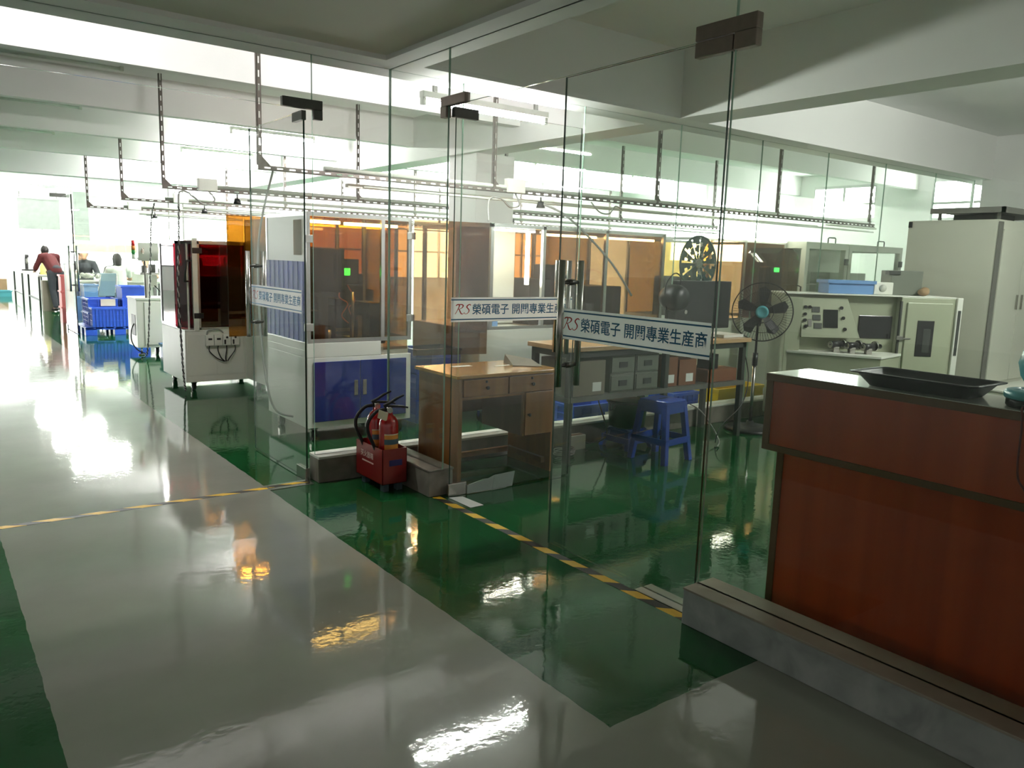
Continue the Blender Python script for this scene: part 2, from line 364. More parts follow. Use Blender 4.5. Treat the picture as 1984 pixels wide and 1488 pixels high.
# outer walls with the window openings
def wall_x(name, x, th, y0, y1, z1, wins, label):
    mb = MB(); ys = sorted(wins)
    a = y0
    for (w0, w1, h0, h1) in ys:
        mb.box(x, x+th, a, w0, 0, z1); mb.box(x, x+th, w0, w1, 0, h0); mb.box(x, x+th, w0, w1, h1, z1); a = w1
    mb.box(x, x+th, a, y1, 0, z1); return S(mb, name, WHITE, label, 'wall')
def wall_y(name, y, th, x0, x1, z1, wins, label):
    mb = MB(); a = x0
    for (w0, w1, h0, h1) in sorted(wins):
        mb.box(a, w0, y, y+th, 0, z1); mb.box(w0, w1, y, y+th, 0, h0); mb.box(w0, w1, y, y+th, h1, z1); a = w1
    mb.box(a, x1, y, y+th, 0, z1); return S(mb, name, WHITE, label, 'wall')
_wn = [20]
def win(ax, c, a0, a1, h0, h1, label, mull=3, m=None):
    """window set in a wall: frame, mullions and bright panes"""
    _wn[0] += 1; r = thing(f'window_{_wn[0]}', label, 'window', (0, 0, 0)); r['kind'] = 'structure'
    def bx(mb, u0, u1, d0, d1, z0, z1): return mb.box(u0, u1, c+d0, c+d1, z0, z1) if ax == 'y' else mb.box(c+d0, c+d1, u0, u1, z0, z1)
    fr = MB(); w = (a1-a0)/mull
    bx(fr, a0, a1, .0, .06, h0, h0+.05); bx(fr, a0, a1, .0, .06, h1-.05, h1)
    for i in range(mull+1):
        u = a0 + i*w; bx(fr, max(a0, u-.025), min(a1, u+.025), .0, .06, h0+.05, h1-.05)
    zm = h0 + (h1-h0)*.42
    for i in range(mull): bx(fr, a0+i*w+.03, a0+(i+1)*w-.03, .01, .05, zm-.02, zm+.02)
    fr.out('window_frame', ALU, r)
    for i in range(mull): bx(MB(), a0+i*w+.025, a0+(i+1)*w-.025, .055, .075, h0+.05, h1-.05).out('pane', m or PANEM, r)
    return r
BW = [(-5.5, -2.5, .9, 2.75), (-2.0, 1.0, .9, 2.75), (1.6, 4.6, .9, 2.75), (5.2, 8.2, .9, 2.75), (8.8, 11.8, .9, 2.75)]
wall_y('wall_back', 32, .2, -12, 14.2, HC, BW, 'far white wall with large bright windows')
for k, w in enumerate(BW): win('y', 32.0, w[0], w[1], w[2], w[3], ('bright window at far end of the workshop, ' + ('outermost on the left', 'second from the left', 'beside the grey roller shade', 'fourth from the left', 'outermost on the right')[k]))
MW = [(6.3, 8.5, 1.0, 2.6), (9.0, 11.2, 1.0, 2.6), (11.6, 13.8, 1.0, 2.6)]
wall_y('wall_middle', 17.0, .15, 5.3, 14.2, 2.82, MW, 'white wall with bright windows behind the machine rows')
for k, w in enumerate(MW): win('y', 17.0, w[0], w[1], w[2], w[3], 'bright window behind the machine rows, ' + ('nearest the column', 'middle one', 'nearest the corner')[k], m=PANE2)
RW = [(5.45, 6.75, 2.42, 3.12), (7.75, 9.0, 2.50, 3.10), (10.2, 12.6, 1.6, 2.9)]
wall_x('wall_right', 14.0, .2, 5.16, 33, HC, RW, 'white right wall of the workshop with high windows')
for k, w in enumerate(RW): win('x', 14.0, w[0], w[1], w[2], w[3], 'high bright window in the right wall, ' + ('above the tall cabinet', 'above the framed white cabinets', 'deep behind the machines')[k], 2)
S(MB().box(-12.2, -12, 5.16, 33, 0, HC), 'wall_left', WHITE, 'white left wall of the workshop', 'wall')
S(MB().box(1.0, 11.4, -3.2, -3.0, 0, 2.80), 'wall_sky_blocker', WHITE, 'added unseen white wall behind the camera, darkening the floor by the counter', 'wall')  # added out of view to keep sky light off the right-hand floor
S(MB().box(11.4, 11.6, -4, 4.74, 0, HC), 'wall_office', WHITE, 'white wall at the right end of the office room', 'wall')
S(MB().box(11.4, 11.6, 4.74, 4.86, 0, HB), 'trim_15', WHITE, 'short wall end beside the glass wall', 'wall')

# curbs and sills under the glass
S(MB().box(2.08, 14, 4.88, 5.03, 0, .165), 'trim_16', CURB, 'brown-grey tiled curb under the workshop glass wall', 'curb', .004)
S(MB().box(2.08, 14, 4.872, 5.04, .165, .183), 'trim_17', SILL, 'pale sill strip on the workshop glass curb', 'sill', .003)
S(MB().box(2.55, 2.73, 4.22, 4.872, 0, .165).box(2.545, 2.735, 4.215, 4.872, .165, .18), 'trim_18', CURB, 'short brown-grey curb between the door and the glass corner', 'curb', .004)
S(MB().box(2.55, 2.74, -4, 2.10, 0, .155), 'trim_19', MARBLE, 'grey marble curb in front of the reception counter', 'curb', .004)
S(MB().box(2.545, 2.745, -4, 2.10, .155, .165), 'trim_20', mat('beige_stone_strip', (150, 142, 128), .4), 'pale sill strip on the marble curb', 'sill', .002)

# glass
_gn = [0]
def pane(x0, x1, y0, y1, z0, z1, label, m=None, edge=None, name=None, parent=None, cat='glass pane'):
    """a 12 mm sheet; the two large faces are glass, the cut edges darker green"""
    mb = MB(); mb.box(x0, x1, y0, y1, z0, z1)
    thinx = abs(x1-x0) < abs(y1-y0)
    mb.bm.faces.ensure_lookup_table(); mb.bm.normal_update()
    for f in mb.bm.faces:
        n = f.normal; f.material_index = 0 if (abs(n.x) if thinx else abs(n.y)) > .5 else 1
    if name is None:
        _gn[0] += 1; name = f'window_{_gn[0]}'
    o = mb.out(name, [m or GLASS, edge or GEDGEL], parent)
    if parent is None: struct(o, label, cat)
    return o
g = .006
ja = [2.083, 2.636, 3.23, 4.40, 5.56, 6.75, 7.91, 9.1, 10.31, 11.39]
where = ['between the workshop door and the glass corner', 'behind the extinguisher corner', 'above the brown desk', 'behind the grey drawer boxes', 'behind the blue stool', 'behind the pedestal fan', 'behind the control machine', 'behind the blue bin', 'left of the tall cabinet top']
for i in range(len(ja)-1):
    pane(ja[i]+.002, ja[i+1]-.002, YA-g, YA+g, .183, HB, 'tall fixed glass pane of the workshop wall ' + where[i], GLASSD if i < 3 else GLASS)
ta = pane(-.02, ja[0]-.002, YA-g, YA+g, HT+.006, HB, 'glass transom above the open workshop door', GLASSD)
pane(-1.2, -.03, YA-g, YA+g, .0, HB, 'fixed glass pane beyond the left end of the workshop door')
pb = pane(XB-g, XB+g, 4.202, YA-.008, .18, HB, 'narrow fixed glass pane beside the fire extinguishers')
tb = pane(XB-g, XB+g, 2.10, 4.198, HT+.006, HB, 'glass transom above the double door with lettering')
pn = pane(XB-g, XB+g, -.6, 2.096, .165, HB, 'large fixed glass pane in front of the reception counter', GLASSC)
# far partition of the workshop
for i, (a, b) in enumerate(((2.32, 3.3), (3.31, 4.3), (4.31, 5.29))):
    pane(a, b, 17.0-g, 17.0+g, .02, 2.82, 'fixed glass pane of the far partition, ' + ('nearest the far open door', 'middle one', 'nearest the windowed wall')[i])
pane(-.2, 2.31, 17.0-g, 17.0+g, 2.43, 2.82, 'glass transom above the far door opening')
pane(-3.0, -.22, 17.0-g, 17.0+g, .02, 2.82, 'fixed glass pane left of the far door opening')

# ------------------------------------------------------------------ lettering on the glass
def text_mesh(body, size):
    c = D.curves.new('lettering', 'FONT'); c.body = body; c.size = size; c.extrude = .0004; c.resolution_u = 3; c.offset = .0006*size/.06
    t = D.objects.new('lettering', c); COL.objects.link(t); bpy.context.view_layer.update()
    me = D.meshes.new_from_object(t.evaluated_get(bpy.context.evaluated_depsgraph_get()))
    D.objects.remove(t); D.curves.remove(c); return me
RS_R = [[(.02,.86),(.10,.97),(.30,1.0),(.34,.86),(.28,.62),(.12,.20),(.02,.02)], [(.30,1.0),(.56,1.0),(.70,.90),(.66,.72),(.50,.58),(.26,.50)], [(.36,.52),(.48,.26),(.62,.04),(.76,.02),(.82,.10)]]
RS_S = [[(1.46,.90),(1.34,1.0),(1.16,.92),(1.08,.74),(1.20,.58),(1.32,.42),(1.30,.20),(1.14,.03),(.94,.04),(.88,.18)]]
def brush(mb, pts, sx, sy, ox, w):
    P = spline([(p[0]*sx+ox+p[1]*sy*.12, p[1]*sy, 0) for p in pts], 6); n = len(P); Lf = []; Rt = []
    for i, p in enumerate(P):
        d = (P[min(i+1,n-1)]-P[max(i-1,0)]); d.normalize(); q = Vector((-d.y, d.x, 0)); t = i/(n-1)
        ww = w*(.55+.6*math.sin(PI*min(1,t*1.15+.1)))*(1-.35*abs(d.x))
        Lf.append(p+q*ww); Rt.append(p-q*ww)
    for i in range(n-1):
        a = [mb.v(x+Vector((0,0,.0004))) for x in (Lf[i], Rt[i], Rt[i+1], Lf[i+1])]; mb.face(a)
def sticker(parent, W_, flip_faint=False):
    """white film with two teal lines and the company lettering; local x along the door, y up, z out of the glass"""
    st = MB().box(0, W_, 0, .155, 0, .0006).out('sticker', STICK, parent)
    for z in (.012, .136): MB().box(0, W_, z, z+.0075, .0006, .0011).out('stripe', TEALINK, st)
    mb = MB()
    for p in RS_R + RS_S: brush(mb, p, .078, .060, .028, .0046)
    rs = mb.out('red_lettering', REDINK, st); rs.location = (0, .050, .0010); rs['label'] = 'red brush letters RS'
    me = text_mesh('榮碩電子 開關專業生産商', .0705); me.materials.append(TEALINK)
    xs = [v.co.x for v in me.vertices]; w0, w1 = min(xs), max(xs)
    k = (W_-.178)/(w1-w0)
    for v in me.vertices: v.co.x = (v.co.x-w0)*k; v.co.y *= 1.04
    t = D.objects.new('teal_lettering', me); COL.objects.link(t); t.parent = st; t.location = (.160, .052, .0010)
    t['label'] = 'teal Chinese company lettering'
    return st
def frame_matrix(o, origin, ux, uy):
    ux, uy = Vector(ux), Vector(uy); uz = ux.cross(uy)
    m = Matrix((ux, uy, uz)).transposed().to_4x4(); m.translation = origin; o.matrix_local = m

# ------------------------------------------------------------------ glass doors
def bar_handle(parent, pos, nrm, z0=.90, z1=1.54, r=.0175, off=.062):
    """H pull: one steel bar on each face joined by two bolts"""
    n = Vector(nrm); p = Vector(pos)
    h = None
    for s in (1, -1):
        q = p + n*(off*s); mb = MB()
        mb.cyl((q.x,q.y,z0), (q.x,q.y,z1), r, n=20)
        mb.out('pull_bar', STEEL, parent)
    for z in (z0+.11, z1-.11):
        a = p+n*(off-.01); b = p-n*(off-.01); mb = MB()
        mb.cyl((a.x,a.y,z), (b.x,b.y,z), .010, n=14); mb.cyl((p.x+n.x*.02,p.y+n.y*.02,z), (p.x-n.x*.02,p.y-n.y*.02,z), .016, n=14)
        mb.out('bolt', DSTEEL, parent)
def door_root(name, label):
    r = thing(name, label, 'glass door'); r['kind'] = 'structure'; return r
# workshop door, right leaf standing open into the workshop
dA = door_root('door_1', 'open glass door leaf at the workshop entrance, lettering band seen at an angle')
xA = 2.045
pane(xA-g, xA+g, 4.99, 6.02, .012, HT, '', GLASSD, GEDGE, 'glass_leaf', dA)
st = sticker(dA, .98); frame_matrix(st, (xA-g-.0002, 6.02, 1.135), (0,-1,0), (0,0,1))
bar_handle(dA, (xA, 5.93, 0), (1, 0, 0))
MB().box(xA-.016, xA+.016, 4.98, 5.14, .0, .085).out('floor_patch', STEEL, dA, .003)
MB().box(xA-.016, xA+.016, 4.985, 5.15, HT-.055, HT+.004).out('hinge_patch', DSTEEL, dA, .003)
MB().box(1.885, 2.15, YA-.02, YA+.02, HT+.006, HT+.065).box(2.09, 2.15, YA-.02, YA+.02, HT-.055, HT+.0065).out('hinge_patch', DSTEEL, ta, .004)
# double door with lettering, far leaf standing open into the office
dB = door_root('door_2', 'glass door leaf standing open in front of the brown desk, with lettering band')
yB = 4.175
pane(2.675, 3.69, yB-g, yB+g, .012, HT, '', GLASS, GEDGE, 'glass_leaf', dB)
st = sticker(dB, 1.0); frame_matrix(st, (2.66, yB-g-.0002, 1.135), (1,0,0), (0,0,1))
bar_handle(dB, (3.575, yB, 0), (0, 1, 0))
MB().box(3.60, 3.66, yB-.022, yB+.022, 1.00, 1.17).out('lock_case', STEEL, dB, .004)
k = MB().cyl((3.63, yB-.022, 1.12), (3.63, yB-.04, 1.12), .019, n=18).out('lock_cylinder', BLACKP, dB)
MB().box(2.66, 2.80, yB-.016, yB+.016, 0, .085).out('floor_patch', STEEL, dB, .003)
MB().box(2.655, 2.83, yB-.018, yB+.018, HT-.058, HT+.003).out('hinge_patch', DSTEEL, dB, .003)
MB().box(XB-.02, XB+.02, 4.0, 4.27, HT+.006, HT+.062).box(XB-.02, XB+.02, 4.205, 4.27, HT-.058, HT+.0065).out('hinge_patch', BRONZE, tb, .004)
# near leaf, shut
dC = door_root('door_3', 'closed glass door leaf left of the reception counter, with lettering band and steel pull bars')
pane(XB-g, XB+g, 2.112, 3.115, .03, HT, '', GLASSE, GEDGE, 'glass_leaf', dC)
st = sticker(dC, .97); frame_matrix(st, (XB-g-.0002, 3.085, 1.142), (0,-1,0), (0,0,1))
bar_handle(dC, (XB, 3.02, 0), (1, 0, 0))
MB().box(XB-.018, XB+.018, 2.10, 2.29, HT-.058, HT+.003).out('hinge_patch', BRONZE, dC, .003)
MB().box(XB-.02, XB+.02, 1.99, 2.29, HT+.006, HT+.066).box(XB-.02, XB+.02, 1.99, 2.094, HT-.058, HT+.0065).out('hinge_patch', BRONZE, pn, .004)
# far door
dF = door_root('door_4', 'far glass door leaf standing open before the workers benches')
pane(2.23-.010, 2.23+.010, 15.75, 16.95, .012, 2.43, '', GLASS, BLACKP, 'glass_leaf', dF)
bar_handle(dF, (2.23, 15.85, 0), (1, 0, 0), .75, 1.55)
MB().box(2.06, 2.33, 16.98, 17.02, 2.43, 2.50).out('hinge_patch', DSTEEL, dF, .003)
MB().box(2.21, 2.25, 16.80, 16.95, .0, .09).out('floor_patch', STEEL, dF, .003)

# floor tape and plates at the doors
tag(MB().box(-.1, 1.76, 4.925, 4.975, 0, .0012).out('warning_tape', TAPEA), 'black and yellow warning tape across the grey walkway at the workshop door', 'floor tape')
tag(MB().box(2.57, 2.625, 2.10, 4.21, 0, .0012).out('warning_tape', TAPEB), 'black and yellow warning tape along the double door threshold', 'floor tape')
tag(MB().box(1.75, 2.05, 4.885, 5.0, 0, .004).out('floor_plate', STEEL, None, .001), 'steel floor plate under the open workshop door hinge', 'floor plate')
tag(MB().box(1.76, 2.04, 4.93, 4.97, .004, .0052).out('warning_tape', TAPEA), 'short end of the warning tape lying on the steel floor plate', 'floor tape')
tag(MB().box(2.63, 2.745, 2.13, 2.46, 0, .004).out('floor_plate', STEEL, None, .001), 'steel floor plate at the foot of the closed door by the marble curb', 'floor plate')

# ================================================================== ENTRANCE HALL
# fire extinguisher box
bx_ = thing('extinguisher_box', 'red metal box on short legs holding two fire extinguishers', 'box', (2.425, 4.64, 0))
mb = MB(); X0, X1, Y0, Y1, Z0, Z1, T = -.09, .09, -.19, .19, .055, .29, .004
mb.box(X0, X1, Y0, Y1, Z0, Z0+T); mb.box(X0, X0+T, Y0, Y1, Z0, Z1); mb.box(X1-T, X1, Y0, Y1, Z0, Z1); mb.box(X0, X1, Y0, Y0+T, Z0, Z1); mb.box(X0, X1, Y1-T, Y1, Z0, Z1)
mb.out('body', REDP, bx_)
for sx in (X0+.02, X1-.06):
    for sy in (Y0+.02, Y1-.09): MB().box(sx, sx+.04, sy, sy+.05, 0, Z0).out('leg', mat('grey_blue_leg', (70, 84, 92), .5) if sx < 0 and sy < 0 else D.materials['grey_blue_leg'], bx_, .003)
me = text_mesh('灭火器箱', .046); me.materials.append(INKW); t = D.objects.new('lettering', me); COL.objects.link(t); t.parent = bx_
t['label'] = 'pale Chinese lettering'
frame_matrix(t, (X0-.0012, .12, .20), (0,-1,0), (0,0,1))
mb = MB(); [mb.box(X0-.0012, X0-.0002, .10-.165*i/22.0-.0055, .10-.165*i/22.0, .165, .175) for i in range(22)]; mb.out('small_print', INKW, bx_)
MB().box(-.04, .055, Y0-.0012, Y0-.0002, .175, .215).out('blue_ink_stamp', INKBLUE, bx_)
def extinguisher(loc, label, rz, tagged):
    e = thing('fire_extinguisher', label, 'fire extinguisher', loc, rz, 'fire extinguishers in the red box')
    H = .44; R = .064
    MB().lathe([(.0,.0),(R*.9,.0),(R,.012),(R,H-.07),(R*.93,H-.04),(R*.7,H-.015),(.026,H),(.024,H+.022)], n=32).out('cylinder', REDX, e)
    mb = MB(); mb.lathe([(.021,H+.018),(.021,H+.05),(.015,H+.052)], n=18); mb.cyl((0,-.012,H+.035),(0,-.036,H+.035),.019,n=18); mb.out('valve', STEEL, e)
    mb = MB(); mb.tube(spline([(-.03,0,H+.052),(.02,0,H+.055),(.08,0,H+.052),(.13,0,H+.042)]), [.009]*20+[.006]*5, 8); mb.out('carry_handle', BLACKP, e)
    mb = MB(); mb.tube(spline([(-.035,0,H+.060),(.0,0,H+.075),(.05,0,H+.105),(.10,0,H+.128)]), [.010]*18+[.007]*7, 8); mb.out('squeeze_lever', BLACKP, e)
    mb = MB(); mb.tube(spline([(-.02,0,H+.035),(-.08,0,H+.025),(-.135,0,H-.04),(-.138,0,H-.11),(-.105,0,H-.19),(-.0765,0,H-.26)], 8), .0115, 10); mb.out('hose', RUBBER, e)
    # paper label wrapped round the body
    mb = MB(); n = 14; a0, a1 = -2.25, -.55
    def band(m_, z0, z1, rr):
        P = [(math.cos(a0+(a1-a0)*i/n)*rr, math.sin(a0+(a1-a0)*i/n)*rr) for i in range(n+1)]
        A = [m_.v((p[0],p[1],z0)) for p in P]; B = [m_.v((p[0],p[1],z1)) for p in P]
        for i in range(n): m_.face([A[i],A[i+1],B[i+1],B[i]], True)
    band(mb, .10, .32, R+.0006); lb = mb.out('paper_label', LABELO, e)
    mb = MB(); band(mb, .25, .285, R+.0012); mb.out('print_band', LABELB, lb)
    mb = MB(); band(mb, .313, .32, R+.0012); mb.out('label_edge', LABELW, lb)
    mb = MB()
    for k in range(3):
        a = -1.75+.42*k; mb.box(math.cos(a)*(R+.0006)-.006, math.cos(a)*(R+.0006)+.006, math.sin(a)*(R+.0006)-.0012, math.sin(a)*(R+.0006), .19, .203)
    mb.out('print', BLACKP, lb)
    if tagged:
        mb = MB(); mb.hexa([(-.085,-.040,H-.01),(-.025,-.046,H-.035),(-.025,-.045,H-.035),(-.085,-.039,H-.01),(-.075,-.040,H+.045),(-.015,-.046,H+.02),(-.015,-.045,H+.02),(-.075,-.039,H+.045)])
        mb.out('inspection_tag', LABELW, e)
    return e
extinguisher((2.43, 4.545, .0605), 'red fire extinguisher standing in front with a paper inspection tag', -.25, True)
extinguisher((2.43, 4.72, .0605), 'red fire extinguisher behind the tagged one in the red box', -.25, False)

# papers at the foot of the open door leaf
mb = MB(); mb.hexa([(2.78,4.03,.002),(2.90,3.93,.002),(2.90,3.93,.003),(2.78,4.03,.003),(2.78,4.03,.004),(2.90,3.93,.004),(2.9,3.93,.005),(2.78,4.03,.005)]); mb.bm.clear()
mb.prism([(2.655,4.145),(2.745,4.12),(2.76,3.905),(2.66,3.90)], .0015, .003); tag(mb.out('paper_sheet', PAPER), 'white paper sheet on the floor at the foot of the open door leaf', 'paper')
mb = MB(); mb.prism([(2.80,.005),(3.17,.005),(3.19,.105),(3.02,.10),(2.97,.082),(2.93,.085),(2.80,.06)], 4.150, 4.158, 'y'); mb.prism([(3.0,.008),(3.165,.008),(3.18,.1),(3.02,.098)], 4.1485, 4.150, 'y')
tag(mb.out('torn_paper', mat('grey_wrapping_paper', (150, 164, 156), .5)), 'torn white paper strip leaning along the bottom of the open glass leaf', 'paper')

# ================================================================== OFFICE ROOM BEHIND THE DOUBLE DOOR
# reception counter
rc = thing('reception_counter', 'cherry brown reception counter with a pale raised ledge', 'counter', (2.86, 1.9, 0))
def C(mb, x0, x1, y0, y1, z0, z1): return mb.box(x0-2.86, x1-2.86, y0-1.9, y1-1.9, z0, z1)
YE = -1.2
C(MB(), 2.865, 2.90, YE, 1.90, .0, .775).out('front_panel', CHERRY, rc)
C(MB(), 2.90, 3.5, 1.872, 1.90, .0, .775).out('end_panel', CHERRY, rc)
C(MB(), 2.825, 2.86, YE, 1.95, .80, 1.075).out('ledge_front', CHERRY, rc)
C(MB(), 2.86, 3.12, 1.92, 1.95, .80, 1.075).out('ledge_end', CHERRY, rc)
C(MB(), 2.86, 3.12, YE, 1.92, .80, .83).out('ledge_underside', BAND, rc)
C(MB(), 2.82, 3.12, YE, 1.955, 1.075, 1.10).out('ledge_top', LAMW, rc)
mb = MB(); C(mb, 2.817, 2.826, YE, 1.958, 1.068, 1.098); C(mb, 2.817, 3.12, 1.95, 1.959, 1.068, 1.098); C(mb, 2.818, 2.86, YE, 1.957, .775, .802); C(mb, 2.818, 2.826, 1.925, 1.957, .80, 1.07); C(mb, 2.86, 3.12, 1.93, 1.957, .775, .802); C(mb, 2.858, 2.87, 1.875, 1.906, 0, .775)
mb.out('edge_band', BAND, rc, .002)
C(MB(), 2.90, 3.6, YE, 1.872, .73, .755).out('desk_top', LAMW, rc)
# black tray on the ledge
tr = thing('plastic_tray', 'black rectangular plastic tray on the counter ledge', 'tray', (2.955, 1.375, 1.10))
mb = MB(); a, b, h = .115, .215, .055
def rect(x, y, z, r=.03, n=5):
    P = []
    for cx, cy_, t0 in ((x-r, y-r, 0), (-x+r, y-r, PI/2), (-x+r, -y+r, PI), (x-r, -y+r, 1.5*PI)):
        for i in range(n): P.append((cx+r*math.cos(t0+PI/2*i/(n-1)), cy_+r*math.sin(t0+PI/2*i/(n-1)), z))
    return P
rg = [[mb.v(p) for p in q] for q in (rect(a-.035,b-.035,.002), rect(a,b,h-.006), rect(a+.018,b+.018,h-.004), rect(a+.02,b+.02,h), rect(a+.002,b+.002,h+.001), rect(a-.004,b-.004,h-.008), rect(a-.037,b-.037,.006))]
mb.loft(rg); mb.out('tray_body', TRAYB, tr)
tag(MB((2.93,1.0,1.10)).lathe([(.0,0),(.085,0),(.09,.006),(.09,.024),(.086,.028)], (2.94,1.00,1.10), 32).out('black_dish', BLACKP), 'black round base under the teal lid on the counter', 'dish')['category']
D.objects['black_dish'].location = (2.93,1.0,1.10)
o_ = tag(MB().lathe([(.0,0),(.094,0),(.098,.006),(.098,.02),(.09,.028),(.055,.031),(.054,.026),(.0,.026)], n=36).out('teal_dish', TEAL), 'teal round lid on a black base beside the tray', 'lid'); o_.location = (2.94, 1.00, 1.1285)
ba = thing('water_bottle', 'teal rounded bottle standing on the desk behind the counter', 'bottle', (3.37, 1.145, .7555))
MB().lathe([(0,0),(.05,0),(.062,.02),(.064,.14),(.05,.30),(.04,.36),(.066,.40),(.078,.45),(.066,.50),(.03,.53)], n=28).out('bottle_body', TEAL, ba)
MB().lathe([(.028,.525),(.03,.53),(.03,.565),(.02,.575)], n=20).out('cap', LAMW, ba)
mb = MB((2.82,.99,1.1)); mb.tube(spline([(2.90,1.02,1.104),(2.822,1.0,1.106),(2.811,.99,1.05),(2.811,.985,.9),(2.811,.96,.85),(2.811,.93,.81),(2.811,.90,.80)], 8), .0035, 6)
o_ = tag(mb.out('hanging_lead', CABLER), 'dark red cord hanging over the front of the reception counter', 'cord'); o_.location = (2.82,.99,1.1)

# brown desk
dk = thing('wooden_desk', 'varnished brown wooden desk with two drawers beside the open door leaf', 'desk', (2.83, 4.32, 0))
Wd, Hd = .83, .765; DP = .52
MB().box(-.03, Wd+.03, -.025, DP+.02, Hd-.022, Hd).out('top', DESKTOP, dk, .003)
MB().box(0, .03, 0, DP, 0, Hd-.022).out('side_panel', DESK, dk)
MB().box(Wd-.02, Wd, 0, DP, 0, Hd-.022).out('side_panel', DESK, dk)
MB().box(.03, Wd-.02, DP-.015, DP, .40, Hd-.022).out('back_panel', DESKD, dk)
mb = MB(); mb.box(.03, Wd-.02, 0, .02, Hd-.03, Hd-.022); mb.box(.03, .56, 0, .02, .595, .612); mb.box(.40, .41, 0, .02, .612, Hd-.03); mb.box(.545, .56, .0, .02, .295, .60); mb.out('front_frame', DESK, dk)
for (a, b) in ((.033, .399), (.412, Wd-.022)):
    dr = MB().box(a, b, -.012, .006, .615, Hd-.034).out('drawer', DESK, dk, .002); cx = (a+b)/2
    MB().lathe([(.006,0),(.006,.01),(.013,.016),(.013,.022),(.006,.026)], (cx,-.012,.672), 16, (0,-1,0)).out('knob', BLACKP, dr)
    MB().lathe([(.009,0),(.009,.004),(.004,.005)], (cx,-.012,.712), 14, (0,-1,0)).out('keyhole', BLACKP, dr)
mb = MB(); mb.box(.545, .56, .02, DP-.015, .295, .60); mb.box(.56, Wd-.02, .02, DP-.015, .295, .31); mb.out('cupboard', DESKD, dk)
cd = MB().box(.56, Wd-.022, -.012, .006, .30, .609).out('cupboard_door', DESK, dk, .002)
MB().lathe([(.006,0),(.006,.01),(.012,.016),(.012,.022),(.006,.026)], (.585,-.012,.45), 16, (0,-1,0)).out('knob', BLACKP, cd)
mb = MB(); mb.box(.03, Wd-.02, DP-.06, DP-.03, .06, .10); mb.box(Wd-.06, Wd-.03, .05, DP-.03, .06, .10); mb.out('foot_rail', DESK, dk)
tag(MB().hexa([(3.45,4.55,.766),(3.62,4.42,.766),(3.66,4.60,.766),(3.50,4.74,.766),(3.45,4.55,.772),(3.62,4.42,.772),(3.67,4.62,.80),(3.52,4.75,.83)]).out('booklet', CARDG), 'grey folded booklet lying at the right end of the brown desk', 'booklet')
for i, (x, y, w, d, lab) in enumerate(((3.02, 4.68, .16, .05, 'small white paper slip at the back left of the brown desk'), (3.33, 4.60, .14, .03, 'thin pale paper strip in the middle of the brown desk'))):
    tag(MB().box(x, x+w, y, y+d, .7652, .766).out('paper_slip', PAPER), lab, 'paper')

# steel work table with a shelf
wt = thing('work_table', 'dark steel work table with a wooden top and a loaded lower shelf', 'table', (3.85, 4.38, 0))
TW, TD, TH, SH = 2.11, .46, .87, .52
MB().box(-.03, TW+.03, -.03, TD+.02, TH, TH+.035).out('table_top', TABLEW, wt, .003)
for x in (0, 1.05, TW-.045):
    for y in (0, TD-.045): MB().box(x, x+.045, y, y+.045, 0, TH).out('leg', DGREY, wt)
mb = MB(); mb.box(0, TW, 0, .03, TH-.05, TH); mb.box(0, TW, TD-.03, TD, TH-.05, TH); mb.box(0, .03, 0, TD, TH-.05, TH); mb.box(TW-.03, TW, 0, TD, TH-.05, TH); mb.out('top_frame', DGREY, wt)
MB().box(0, TW, -.005, TD, SH-.04, SH).out('shelf', GREYM, wt)
def crate(name, label, mat_, cx, cy_, z, w, d, h, cat='crate', rz=0, group=None, rib=0, hole=True, t=.012):
    o = thing(name, label, cat, (cx, cy_, z), rz, group)
    mb = MB(); a, b = w/2, d/2
    mb.box(-a, a, -b, b, 0, t); mb.box(-a, a, -b, -b+t, t, h); mb.box(-a, a, b-t, b, t, h); mb.box(-a, -a+t, -b+t, b-t, t, h); mb.box(a-t, a, -b+t, b-t, t, h)
    mb.out('tub', mat_, o)
    mb = MB(); e = .018
    mb.box(-a-e, a+e, -b-e, -b, h-.03, h); mb.box(-a-e, a+e, b, b+e, h-.03, h); mb.box(-a-e, -a, -b, b, h-.03, h); mb.box(a, a+e, -b, b, h-.03, h); mb.out('rim', mat_, o)
    if rib:
        mb = MB(); n = max(2, int(w/rib))
        for i in range(n+1):
            x = -a + i*w/n
            mb.box(x-.006, x+.006, -b-.012, -b, .01, h-.03); mb.box(x-.006, x+.006, b, b+.012, .01, h-.03)
        m_ = max(2, int(d/rib))
        for i in range(m_+1):
            y = -b + i*d/m_; mb.box(-a-.012, -a, y-.006, y+.006, .01, h-.03); mb.box(a, a+.012, y-.006, y+.006, .01, h-.03)
        for z_ in (h*.33, h*.62): mb.box(-a-.01, a+.01, -b-.010, -b, z_-.005, z_+.005); mb.box(-a-.01, -a, -b, b, z_-.005, z_+.005)
        mb.out('ribs', mat_, o)
    return o
def carton(name, label, mat_, x0, x1, y0, y1, z0, h, cat='box', flaps=False, lab=None, group=None):
    o = thing(name, label, cat, ((x0+x1)/2, (y0+y1)/2, z0), 0, group); a, b = (x1-x0)/2, (y1-y0)/2
    MB().box(-a, a, -b, b, 0, h).out('box_body', mat_, o, .003)
    MB().box(-a, a, -.025, .025, h, h+.0015).out('tape', BAND, o)
    if lab: MB().box(a-.13, a-.04, -b-.0015, -b, .03, .10).out('paper_label', lab, o)
    return o
carton('carton', 'large grey-brown cardboard carton at the left end of the table shelf', CARDG, 3.90, 4.24, 4.40, 4.78, SH, .27, lab=PAPER)
